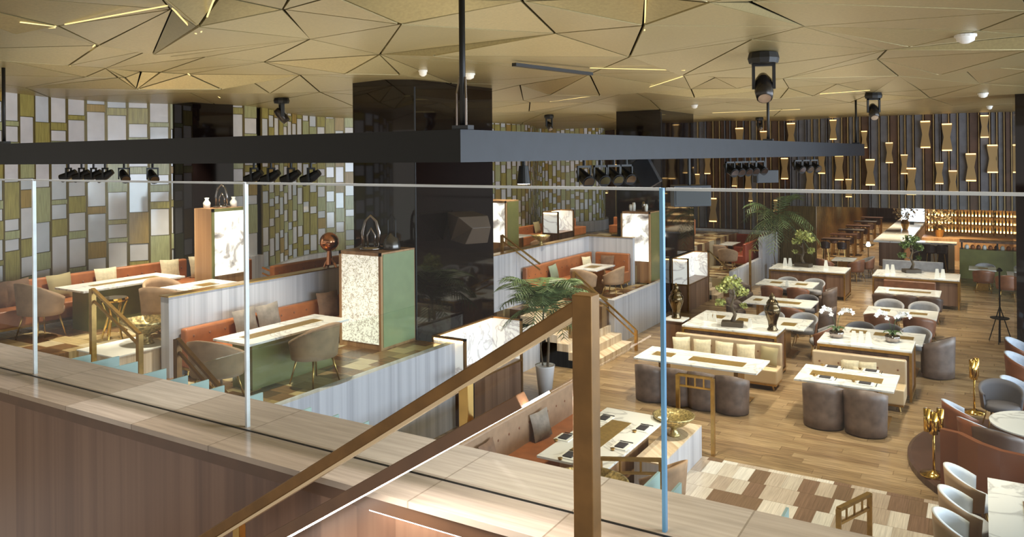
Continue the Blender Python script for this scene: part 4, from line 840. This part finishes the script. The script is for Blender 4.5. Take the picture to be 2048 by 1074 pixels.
MB().box(-a_, -b_, 0, a_, b_, h_).build('body', M_wood_md, t); MB().box(a_, -b_+.05, cb_.z-1.95, a_+.012, b_-.05, h_-.06).build('lit_panel', M_ink, t)
for s_ in (-1, 1): MB().box(a_, s_*b_-s_*.05, 0, a_+.03, s_*b_, h_).build('frame_post', M_olive, t)
MB().box(a_, -b_, h_-.06, a_+.03, b_, h_).build('frame_rail', M_olive, t)
def mk_sculpt():
    t = thing('arch_sculpture', '', 'sculpture')
    pts_ = [(-.13, 0, 0), (-.15, 0, .3), (-.1, 0, .5), (0, 0, .6), (.1, 0, .5), (.15, 0, .3), (.13, 0, 0)]; MB().tube(pts_, .028, 10).build('arch', M_chrome, t, smooth=True)
    MB().tube([(-.06, .02, 0), (-.07, .02, .25), (0, .02, .38), (.07, .02, .25), (.06, .02, 0)], .02, 8).build('inner_arch', M_chrome, t, smooth=True)
    MB().lathe([(.2, 0), (.22, .03), (.1, .07)], 20).build('base', M_chrome, t, smooth=True); return t
inst('sculpt', mk_sculpt, 'silver arch sculpture on the lace-patterned cabinet', (-9.75, 11.1, 3.25), .5, 'silver arch sculptures', scale=1.05)
inst('sculpt', mk_sculpt, 'silver arch sculpture on the ink painting cabinet', (-12.8, 10.2, c0_.z), .5, 'silver arch sculptures', scale=.75)
t = thing('bell_jar', 'dark bell-shaped ornament with a tall loop handle beside the arch sculpture', 'ornament', (-9.42, 11.3, 3.25)); MB().lathe([(.16, 0), (.17, .03), (.13, .2), (.06, .27), (.02, .32)], 20).build('bell', mat('pewter', (96, 92, 90), .2, .8), t, smooth=True); MB().tube([(-.09, 0, .2), (-.09, 0, .55), (0, 0, .66), (.09, 0, .55), (.09, 0, .2)], .014, 8).build('handle', M_black, t)
for x, y, z, lb in [(-12.72, 10.42, c0_.z, 'right'), (-12.88, 9.92, c0_.z, 'left')]:
    o = MB().lathe([(.06, 0), (.07, .1), (.03, .16), (.045, .2)], 14).build('small_vase', M_white, smooth=True); o.location = (x, y, z+.001); tag(o, 'small white vase %s of the arch sculpture on the ink painting cabinet' % lb, 'vase')
t = thing('bronze_trophy', 'copper ball trophy on three feet standing on the parapet end', 'ornament', (-11.1, 11.4, 2.80))
MB().ico((0, 0, .5), .19, 3).build('ball', mat('copper', (190, 130, 96), .15, 1), t, smooth=True); MB().tube([(0, 0, .05), (0, 0, .34)], [.07, .04], 10).build('stem', mat('copper', (1, 1, 1)), t)
for k in range(3): a = k*2.09; MB().tube([(0, 0, .2), (.13*math.cos(a), .04*math.sin(a), .08), (.18*math.cos(a), .06*math.sin(a), 0)], .022, 8).build('foot', mat('copper', (1, 1, 1)), t)

# ---------------------------------------------------------------- upper terrace
table(-14.15, 7.7, -13.25, 9.7, 2.70, 'long cream-topped table before the orange wall sofa on the upper terrace', z=1.95, inlays=[(.4, .2, .6, .85)], legs='box')
table(-12.45, 8.6, -11.5, 9.7, 2.70, 'short marble table against the grey parapet on the upper terrace', z=1.95, inlays=[(.35, .4, .65, .7)], legs='box')
chair('taupe', -13.75, 7.25, 5, 'taupe armchair at the near end of the long upper terrace table', 'taupe upper terrace armchairs', 1.95, 1.15)
chair('taupe', -12.75, 8.9, -90, 'taupe armchair behind the handrail on the upper terrace', 'taupe upper terrace armchairs', 1.95, 1.0); chair('taupe', -12.0, 8.35, 20, 'taupe armchair beside the plinth of the upper terrace', 'taupe upper terrace armchairs', 1.95, 1.05)
bench(-14.95, 8.75, 4.3, 90, 'long orange leather wall sofa under the white lattice cells', M_orange, M_orange, z=1.95, depth=.7, hb=.85)
bench(-14.2, 11.55, 1.4, 0, 'orange leather sofa return beside the ink painting cabinet', M_orange, M_orange, z=1.95, depth=.7, hb=.85)
bench(-12.6, 12.2, 2.0, 90, 'orange sofa behind the grey parapet beyond the ink cabinet', M_orange, M_orange, z=1.95, depth=.6, hb=.8)
for y, k_, lb in [(7.0, 'brown', 'brown cushion at the near end of the long wall sofa'), (7.35, 'brown', 'second brown cushion of the long wall sofa'), (8.1, 'olive', 'olive cushion behind the near chair on the long wall sofa'), (9.0, 'ivory', 'pale cushion in the middle of the long wall sofa'), (10.4, 'ivory', 'pale cushion near the far end of the long wall sofa'), (11.1, 'ivory', 'pale cushion in the far corner of the long wall sofa')]:
    cushion(k_, -14.7, y, 2.4, 92, lb, 'cushions on the long wall sofa', s=1.05)
cushion('olive', -14.3, 11.35, 2.4, 8, 'olive cushion on the sofa return', s=1.05); cushion('teal', -13.95, 11.33, 2.4, -10, 'sage cushion on the sofa return', s=1.05)
# handrails of the terrace stair
def rail(pts_, lb, m_=M_gold, feet=(), zf=0, second=None, w_=.055):
    t = thing('stair_rail', lb, 'handrail', (0, 0, 0))
    for i, (a, b) in enumerate(zip(pts_, pts_[1:])): MB().bar(a, b, w_, .035).build('rail_bar', m_, t)
    if second:
        for a, b in zip(pts_, pts_[1:]): MB().bar(a-Vector((0, 0, second)), b-Vector((0, 0, second)), .03, .03).build('lower_bar', m_, t)
    for p_, z_ in feet: MB().box(p_.x-.035, p_.y-.035, z_, p_.x+.035, p_.y+.035, p_.z).build('post', m_, t)
    return t
a = PY(185, 578, 6.6); b = PY(279, 668, 6.6); rail([a, b], 'pale gold handrail descending from the upper terrace before the brass bowl', feet=((a, 1.93), (b, 1.2)), second=.16)
a = PY(355, 678, 6.0); b = PY(460, 798, 6.0); rail([a, b], 'bronze handrail descending past the lower terrace to the ledge', M_bronze, feet=((a, 1.2),), second=.14)
a = PY(525, 535, 11.5); b = PY(648, 588, 11.5); rail([a, b], 'thin gold handrail crossing the grey parapet towards the copper trophy', w_=.03, second=.12)
t = thing('gilded_stool', 'small gilded openwork stool behind the terrace handrail', 'stool', (-12.6, 7.85, 1.95))
MB().lathe([(.2, .62), (.22, .65), (.2, .68)], 20).build('seat', M_brass, t)
for k in range(6): a = k*1.047; MB().tube([(.19*math.cos(a), .19*math.sin(a), .63), (.1*math.cos(a), .1*math.sin(a), .35), (.2*math.cos(a), .2*math.sin(a), 0)], .018, 8).build('leg', M_brass, t)
# terrace glass screens
t = thing('terrace_glass_screen', 'clear glass screen standing on the lower terrace edge', 'glass panel', (-8.38, 6.2, 1.55)); MB().box(-.008, 0, 0, .008, 5.5, .85).build('glass_pane', M_glass_t, t); MB().box(-.01, 0, .85, .01, 5.5, .856).build('edge', M_glass_t, t)
# steps treads of lower stair (glass edges): grey sofa etc hidden

# ---------------------------------------------------------------- marble kiosks
def kiosk(x0, y0, x1, y1, zb, zt, lb, z=0, ztab=None):
    t = thing('marble_host_stand', lb, 'host stand', ((x0+x1)/2, (y0+y1)/2, z)); a, b = (x1-x0)/2, (y1-y0)/2; h = zt-z; hb = zb-z
    MB().box(-a+.02, -b+.02, 0, a-.02, b-.02, hb).build('base', M_wood_br, t)
    th = .06; fr = .035
    for nm, (X0, Y0, X1, Y1) in {'front_slab': (-a, -b, a, -b+th), 'side_slab': (-a, -b+th, -a+th, b-th), 'rear_slab': (-a, b-th, a, b)}.items():
        p_ = MB().box(X0+.012, Y0+.012, hb, X1-.012, Y1-.012, h-.02).build(nm, M_marble_lit, t)
        MB().box(X0, Y0, h-fr, X1, Y1, h).build('rim', M_bronze, p_)
        if nm == 'side_slab': MB().box(X1-.01, Y0+.05, h-.07, X1+.015, Y1-.05, h-.04).build('light_strip', M_ledw, p_)
        if nm == 'front_slab': MB().box(X0+.05, Y0-.008, h-.07, X1-.05, Y0+.012, h-fr).build('light_strip', M_ledw, p_)
    for sy in (-1, 1): MB().box(a-.04, sy*b-sy*.06, 0, a, sy*b, h).build('corner_post', M_bronze, t)
    MB().box(-a, -b-.005, 0, -a+.04, -b+.05, h).build('corner_post', M_bronze, t)
    MB().box(a-.03, -b, hb-.03, a+.003, b, hb+.01).build('edge_trim', M_bronze, t); MB().box(-a, -b-.003, hb-.03, a, -b+.03, hb+.01).build('edge_trim', M_bronze, t)
    return t
kiosk(-8.85, 11.75, -8.1, 13.85, .8, 1.62, 'glowing white marble host stand beside the big black column')
t = thing('menu_lectern', 'small tilted bronze menu board before the glowing marble stand', 'menu board', (-7.75, 11.5, 0)); MB().tube([(0, 0, 0), (0, 0, 1.1)], .02, 8).build('pole', M_black, t); MB().bar((-.12, 0, 1.03), (.12, 0, 1.2), .36, .015, 0, up=(0, 0, 1)).build('board', M_gold, t)
kiosk(-8.5, 24.0, -7.95, 26.2, .85, 1.68, 'white marble host stand beyond the blue glass seam at the rear column')
kiosk(-12.6, 22.9, -12.0, 24.1, 2.4, 3.12, 'small bright marble stand on the far terrace before the gold lattice', 1.65)
lightcab(-9.5, 22.3, -8.55, 23.1, 1.1, 3.25, 1.75, 'tall cabinet with a backlit ink tree painting before the rear column', M_art, M_olive)
p0 = PY(985, 405, 19.5); p1 = PY(1013, 402, 19.5); pz = PY(1013, 486, 19.5)
lightcab(p1.x-1.0, 19.5, p1.x, 20.2, 1.65, p1.z, pz.z, 'narrow lit painting cabinet peeking out behind the big black column', M_art, M_olive)
for i, (dx, h_) in enumerate([(-.3, .2), (-.2, .26), (.12, .3), (.2, .22)]):
    o = MB().lathe([(.05, 0), (.06, h_*.7), (.04, h_)], 12).build('small_vase', M_white if i != 2 else M_chrome, smooth=True); o.location = (-9.0+dx, 22.6, 3.251); tag(o, 'small vase on top of the ink tree cabinet, %s from the left' % ORD[i], 'vase')
# added box standing in for a reflection in the glossy column side
t = thing('reflected_loudspeaker', 'grey-brown angular box standing in for a loudspeaker reflected in the glossy black column', 'loudspeaker', (-8.8, 12.9, 3.55), -.5)
MB().add([(-.34, -.3, .3), (.3, -.36, .24), (.42, -.1, .02), (.28, -.2, -.3), (-.2, -.28, -.26), (-.34, .3, .3), (.3, .3, .24), (.42, .3, .02), (.28, .3, -.3), (-.2, .3, -.26)], [(0, 4, 3, 2, 1), (5, 6, 7, 8, 9), (0, 1, 6, 5), (1, 2, 7, 6), (2, 3, 8, 7), (3, 4, 9, 8), (4, 0, 5, 9)]).build('housing', mat('grey_brown_box', (84, 70, 60), .5), t, bev=.01); MB().box(-.5, -.03, .1, -.2, .03, .16).build('bracket', M_black, t)
# centre terrace
table(-9.75, 19.3, -8.95, 20.55, 1.85, 'square cream-topped table with a dark inlay on the centre terrace', z=1.1, inlays=[(.3, .3, .7, .7)])
chair('taupe', -8.7, 19.8, 90, 'taupe armchair right of the square centre terrace table', None, 1.1); chair('taupe', -9.2, 19.0, 0, 'taupe armchair on the near side of the square centre terrace table', None, 1.1)
bench(-10.3, 19.6, 4.0, 90, 'orange bench along the centre parapet', M_orange, M_orange, z=1.1, hb=.95); bench(-9.5, 21.7, 1.1, 0, 'short orange bench in the corner of the centre parapet', M_orange, M_orange, z=1.1, hb=.95)
for x, y, rz, k_, lb in [(-10.05, 18.9, 90, 'teal', 'sage cushion on the centre bench behind the palm'), (-10.0, 20.9, 80, 'ivory', 'pale cushion at the far part of the centre bench'), (-9.6, 21.45, 0, 'brown', 'brown cushion on the short corner bench')]: cushion(k_, x, y, 1.56, rz, lb)
# middle terrace behind
bench(-14.5, 24.5, 9, 90, 'long orange sofa under the far gold lattice', M_orange, M_orange, z=1.65, depth=.6, hb=.75)
table(-13.4, 21.0, -12.6, 22.2, 2.4, 'small table on the far terrace before the gold lattice', z=1.65); table(-11.6, 27.2, -10.5, 28.4, 2.4, 'cream table on the far terrace near the slatted wall', z=1.65)
bench(-11.5, 30.4, 3.5, 0, 'orange sofa before the dark slats on the far terrace', M_orange, M_orange, z=1.65, depth=.6, hb=.75)
for x, y, rz, lb in [(-11.4, 18.6, 40, 'by the handrail behind the palm'), (-12.0, 21.6, 90, 'beside the small far terrace table'), (-10.3, 27.0, 60, 'near the far cream table'), (-13.8, 16.8, 20, 'in the dim gap left of the black column')]: chair('taupe', x, y, rz, 'taupe armchair %s' % lb, 'taupe far terrace armchairs', 1.65)
inst('bowl', mk_bowl(M_mosaic), 'brass bowl on the centre parapet top', (-10.45, 18.9, 2.52), 0, 'hammered brass bowls', scale=.7)
for i, (y, k_) in enumerate([(21.5, 'brown'), (23, 'brown'), (25.5, 'olive'), (27, 'brown')]): cushion(k_, -14.25, y, 2.1, 90, 'small cushion on the long far orange sofa, %s from the near end' % ORD[i], 'cushions on the far orange sofa')
a = PY(1004, 470, 17.4); b = PY(1080, 528, 17.4); rail([a, b], 'gold handrail over the small pale steps behind the palm', feet=((a, 1.6),), w_=.05, second=.15)
a = PY(1148, 543, 18.6); b = PY(1272, 660, 18.6); rail([a, b], 'gold handrail beside the pale steps ending in a tall thin post', feet=((a, 1.1), (b, 0)), w_=.05, second=.16)
a = PY(1148, 560, 16.4); b = PY(1215, 600, 16.4); rail([a, b], 'short gold handrail on the palm side of the pale steps', feet=((a, .9),), w_=.045, second=.15)
# rear terrace
table(-10.8, 29.5, -9.2, 30.6, 1.38, 'long laid table on the rear terrace before the red sofa', z=.62); table(-9.4, 31.0, -8.45, 32.2, 1.38, 'small laid table in the corner of the rear terrace', z=.62)
bench(-9.5, 33.8, 3.7, 0, 'red-orange sofa running under the brown slats of the rear terrace', mat('red_leather', (164, 72, 46), .4), mat('red_leather', (1, 1, 1)), z=.62, depth=.6, hb=.95); bench(-7.75, 31.6, 2.6, 90, 'red-orange sofa return on the rear terrace', mat('red_leather', (1, 1, 1)), mat('red_leather', (1, 1, 1)), z=.62, hb=.9).rotation_euler = (0, 0, math.radians(-90))
for x, y, rz, lb in [(-10.4, 29.0, 0, 'nearest the marble stand'), (-9.6, 29.0, 0, 'second along the laid table'), (-8.95, 30.5, 20, 'before the small corner table'), (-8.2, 29.4, 0, 'at the parapet side')]: chair('taupe', x, y, rz, 'tan armchair on the rear terrace %s' % lb, 'rear terrace armchairs', .62)
a = PY(1416, 500, 27.4); b = PY(1462, 545, 27.4); rail([a, b], 'gold handrail of the rear terrace steps, left one', feet=((a, .6), (b, 0)), w_=.05); a = PY(1500, 500, 27.6); rail([a, a+Vector((.3, 0, 0))], 'gold newel rail of the rear terrace at the grey parapet', feet=((a, 0),), w_=.05)

# palms
def mk_palm(seed, nf=13, L_=.95, H=1.75, pot=True):
    def f():
        t = thing('potted_palm', '', 'potted palm'); r_ = random.Random(seed)
        MB().lathe([(.13, 0), (.2, .62), (.21, .65), (.18, .63)], 24).build('pot', mat('white_glazed_pot', (214, 214, 220), .2), t, smooth=True)
        tr = MB(); tr.tube([(-.05, 0, .6), (-.1, 0, 1.0), (-.05, 0, 1.4), (-.02, 0, H)], [.02, .016, .016, .02], 8); tr.tube([(.06, 0, .6), (.08, .02, 1.1), (.05, 0, H-.2)], [.03, .026, .03], 8); tr.build('trunk', M_bark, t, smooth=True)
        mb = MB(); st = MB()
        for i in range(nf):
            a = i*2.4; el = r_.uniform(-.1, 1.5); Lf = L_*r_.uniform(.8, 1.1); d = Vector((math.cos(a), math.sin(a), 0)); o_ = Vector((0, 0, H-.05)); pp = []
            for k in range(9):
                u = k/8; pp.append(o_ + d*(Lf*u*math.cos(el*.6)) + Vector((0, 0, Lf*(math.sin(el)*u*1.6 - .95*u*u))))
            st.tube(pp, .007, 5)
            for k in range(1, 9):
                for h_ in (0, .5):
                    if k == 8 and h_: continue
                    c = pp[k] if not h_ else (pp[k]+pp[k+1])/2; tan = (pp[min(k+1, 8)]-pp[k-1]).normalized(); side = tan.cross(Vector((0, 0, 1))).normalized(); ll = .42*Lf*math.sin(.5+k/8*2.3)
                    for s_ in (-1, 1):
                        e = (side*s_+tan*.7+Vector((0, 0, -.35))).normalized()*ll; w_ = tan*.016
                        mb.add([c-w_, c+w_, c+e*.6+w_*.9, c+e, c+e*.6-w_*.9], [(0, 1, 2, 3, 4)])
        st.build('frond_stem', M_palm, t); mb.build('fronds', M_palm, t); return t
    return f
inst('palm1', mk_palm(3, 34, 1.1, 1.8), 'potted palm in a white pot behind the bronze handrail, nearer palm', (-7.75, 14.15, 0))
p = P(1549, 540, 0); inst('palm2', mk_palm(8, 22, 1.5, 2.5), 'tall potted palm before the slatted wall beside the bar opening', (-6.9, 31.6, 0))
# dark statue and flowers seen before the black column
p = PY(965, 560, 12.2)

# ---------------------------------------------------------------- bow-tie wall lamps on the slats
def mk_lamp():
    t = thing('hourglass_wall_lamp', '', 'wall lamp'); vs = []; prof = [(.14, -.42), (.14, -.34), (.085, 0), (.14, .34), (.14, .42)]
    for w_, z_ in prof: vs += [(-w_, -.1, z_), (w_, -.1, z_), (w_, 0, z_), (-w_, 0, z_)]
    fs = [(4*i+k, 4*i+(k+1) % 4, 4*i+4+(k+1) % 4, 4*i+4+k) for i in range(4) for k in range(4)]+[(3, 2, 1, 0), (16, 17, 18, 19)]
    MB().add(vs, fs).build('lamp_body', mat('gold_lamp_body', (172, 144, 98), .35, .3), t)
    for s_ in (-1, 1): MB().box(-.13, -.12, s_*.42-.035*(s_ > 0), .13, -.02, s_*.42+.035*(s_ < 0)).build('glow_edge', M_lampglow, t)
    return t
L1 = [(1480, 260, 300), (1528, 266, 300), (1583, 251, 290), (1667, 244, 275), (1729, 266, 292), (1779, 290, 321), (1809, 314, 343), (1851, 248, 290), (1894, 254, 295), (1942, 313, 356), (1985, 293, 342), (1969, 237, 269), (1879, 330, 362), (1906, 347, 380), (1741, 324, 365), (1823, 339, 386), (1679, 316, 355), (1644, 311, 343), (1620, 338, 380), (1570, 320, 354), (1416, 314, 345), (1396, 350, 374), (1470, 344, 370), (1497, 342, 375), (1698, 362, 390), (1427, 399, 440), (1235, 330, 350), (1212, 355, 385), (1502, 380, 400), (1552, 402, 420)]
zones = {}
for x, a, b in sorted(L1):
    zone = 'above the bar opening' if x > 1600 else 'over the rear terrace'; hgt = 'high' if a < 275 else ('mid-height' if a < 325 else 'low')
    zones.setdefault((zone, hgt), []).append((x, a, b))
for (zone, hgt), L_ in zones.items():
    for i, (x, a, b) in enumerate(L_):
        p = PY(x, (a+b)/2, BW-.17)
        o = inst('lamp', mk_lamp, '%s gold hourglass wall lamp %s, %s from the left' % (hgt, zone, ORD[i]), (p.x, BW-.17, p.z), 0, 'hourglass lamps on the slatted wall'); s_ = max(.5, min(1.25, (b-a)/32.)); o.scale = (s_, 1, s_)

# ---------------------------------------------------------------- bar hall
def mk_ht():
    t = thing('high_bar_table', '', 'high table'); MB().box(-.6, -.35, 1.0, .6, .35, 1.06).build('tabletop', mat('dark_walnut_top', (66, 42, 30), .3), t)
    for sx in (-1, 1): MB().box(sx*.5-.03, -.3, 0, sx*.5+.03, -.24, 1.0).build('leg', M_gold, t)
    for sx in (-1, 1): MB().box(sx*.5-.03, .24, 0, sx*.5+.03, .3, 1.0).build('leg', M_gold, t)
    return t
def mk_stool():
    t = thing('bar_stool', '', 'bar stool'); MB().lathe([(.17, .66), (.2, .7), (.19, .76)], 14).build('seat', mat('dark_stool', (70, 48, 40), .5), t); shell_mb(.2, .7, 1.0, .85, .03, 90, .05, .9, 10, 2).build('backrest', [mat('dark_stool', (70, 48, 40), .5)]*2, t)
    for sx in (-1, 1):
        for sy in (-1, 1): MB().tube([(sx*.1, sy*.1, .68), (sx*.17, sy*.17, 0)], .012, 6).build('leg', M_gold, t)
    return t
for i, y in enumerate((38.6, 41, 43.5, 46.2, 49.2, 52.5)):
    inst('ht', mk_ht, 'dark high table with gold legs along the gold ribbed wall, %s' % ['first from the front', 'second from the front', 'third from the front', 'fourth from the front', 'fifth from the front', 'last at the back'][i], (-5.75, y, 0), 0, 'high tables along the ribbed wall')
    for k, sx in enumerate((-.35, .35)): inst('stool', mk_stool, 'dark bar stool %s before the high table %s' % (['nearer the ribbed wall', 'nearer the aisle'][k], ['first in the row', 'second in the row', 'third in the row', 'fourth in the row', 'fifth in the row', 'last in the row'][i]), (-5.75+sx, y-.75, 0), 0, 'stools at the high tables')
t = thing('bar_counter', 'long pale stone bar counter running back into the bar hall', 'bar counter', (0, 0, 0))
MB().box(-3.9, 38, 0, -2.9, 62, 1.05).build('front_panel', M_wood_br, t); MB().box(-4.1, 37.8, 1.05, -2.7, 62, 1.12).build('top', M_marble, t)
t = thing('bar_return', 'short pale bar counter end with white lit posts facing the dining room', 'bar counter', (0, 0, 0)); MB().box(-2.7, 37.9, 1.05, -.9, 38.7, 1.12).build('top', M_marble, t); MB().box(-2.6, 38.1, 0, -1.1, 38.6, 1.05).build('front_panel', M_slatd, t)
for x in (-1.75, -1.1): MB().box(x-.12, 38.0, 0, x+.12, 38.1, 1.05).build('lit_post', mat('pale_post', (236, 226, 206), .4), t)
for i, x in enumerate((-2.4, -1.85, -1.45)): inst('stool', mk_stool, 'dark bar stool at the pale bar end, %s' % ['left', 'middle', 'right'][i], (x, 37.4, 0), 0, 'stools at the pale bar end', scale=1.1)
t = thing('olive_counter', 'olive green service counter with a dark open shelf above', 'counter', (0, 0, 0)); MB().box(-.75, 35.6, 0, 2.6, 36.2, 1.15).build('body', M_olive, t); MB().box(-.75, 35.6, 1.42, 2.6, 36.2, 1.5).build('top_shelf', M_wood_br, t)
for x in (-.7, .5, 1.6): MB().box(x, 35.7, 1.15, x+.06, 35.8, 1.42).build('support', M_black, t)
br = random.Random(8)
for i in range(9):
    o = MB().lathe([(.07, 0), (.08, .1), (.03, .17)], 10).build('jar', [M_white, M_orange, M_brownl][i % 3], smooth=True); o.location = (-.5+i*.2, 35.85, 1.151); tag(o, 'small jar on the olive service counter, %s from the left' % ORD[i], 'jar', 'jars on the olive counter')
t = thing('back_bar_shelf', 'bright bottle shelving across the far end of the bar hall', 'shelving', (0, 0, 0)); MB().box(-2.5, 46, 0, 1.6, 46.4, 2.6).build('back_panel', mat('pale_backbar', (230, 212, 176), .4), t)
for k, z in enumerate((.9, 1.3, 1.7, 2.1)): MB().box(-2.5, 45.6, z, 1.6, 46, z+.04).build('shelf', M_gold, t); MB().box(-2.45, 45.96, z+.05, 1.55, 45.99, z+.1).build('light_strip', M_ledw, t)
for k in range(9): x = -2.5+k*.5; MB().box(x, 45.55, .8, x+.05, 45.62, 2.5).build('upright', M_gold, t)
cb = [mat('amber_bottle', (190, 130, 60), .1), mat('clear_bottle', (226, 222, 206), .1), mat('green_bottle', (110, 130, 70), .1)]
for r_ in range(3):
    for k in range(26):
        o = MB().lathe([(.06, 0), (.06, .22), (.02, .3), (.02, .38)], 8).build('bottle', cb[(k*7+r_*3) % 3], smooth=True); o.location = (-2.4+k*.15, 45.8, .941+.4*r_); o.scale = (.8, .8, .85); tag(o, 'bottle on the bright shelving at the end of the bar hall', 'bottle', 'bottles on the bar shelving')
# foliage clusters and screen in the bar
t = thing('screen', 'bright white screen glowing at the far end above the bar counter', 'screen', (0, 0, 0)); MB().box(-3.7, 47.0, 1.3, -2.6, 47.1, 2.4).build('panel', emis('screen_glow', (210, 230, 255), 1.6), t); MB().box(-3.3, 47.0, 1.12, -3.1, 47.1, 1.3).build('stand', M_black, t)
def mk_bouquet():
    t = thing('flower_arrangement', '', 'flower arrangement'); r_ = random.Random(6)
    MB().lathe([(.12, 0), (.2, .3), (.14, .5)], 14).build('vase', M_gold, t); mb = MB()
    for i in range(260):
        d = Vector((r_.gauss(0, 1), r_.gauss(0, 1), r_.gauss(0, 1))).normalized()*r_.uniform(.3, .62); q_ = Vector((0, 0, .95))+d; e1 = Vector((r_.gauss(0, 1), r_.gauss(0, 1), r_.gauss(0, 1))).normalized()*.07; e2 = e1.cross(Vector((0, 0, 1))).normalized()*.06; mb.add([q_-e1, q_+e2, q_+e1, q_-e2], [(0, 1, 2, 3)])
    mb.build('blossoms', mat('cream_blossom', (226, 206, 160), .7, 0, .3, 3), t); return t
inst('bouq', mk_bouquet, 'cream flower arrangement on the bar counter, left one', (-3.3, 44, 1.12), 0, 'cream flower arrangements at the bar'); inst('bouq', mk_bouquet, 'cream flower arrangement behind the bar, right one', (-1.7, 42, 1.0), 1, 'cream flower arrangements at the bar', scale=1.15)
t = thing('work_counter', 'low work counter under the right flower arrangement behind the bar', 'counter', (0, 0, 0)); MB().box(-2.4, 41.3, 0, 1.6, 42.7, 1.0).build('body', M_wood_md, t)
# aisle lamp
t = thing('aisle_lamp', 'thin bronze post lamp with a bright head at the bar aisle', 'lamp', tuple(P(1737, 545, 0))); MB().tube([(0, 0, 0), (0, 0, 1.1)], .02, 8).build('pole', M_bronze, t); MB().lathe([(.05, 1.08), (.09, 1.14), (.04, 1.28)], 12).build('lamp_head', M_led, t)
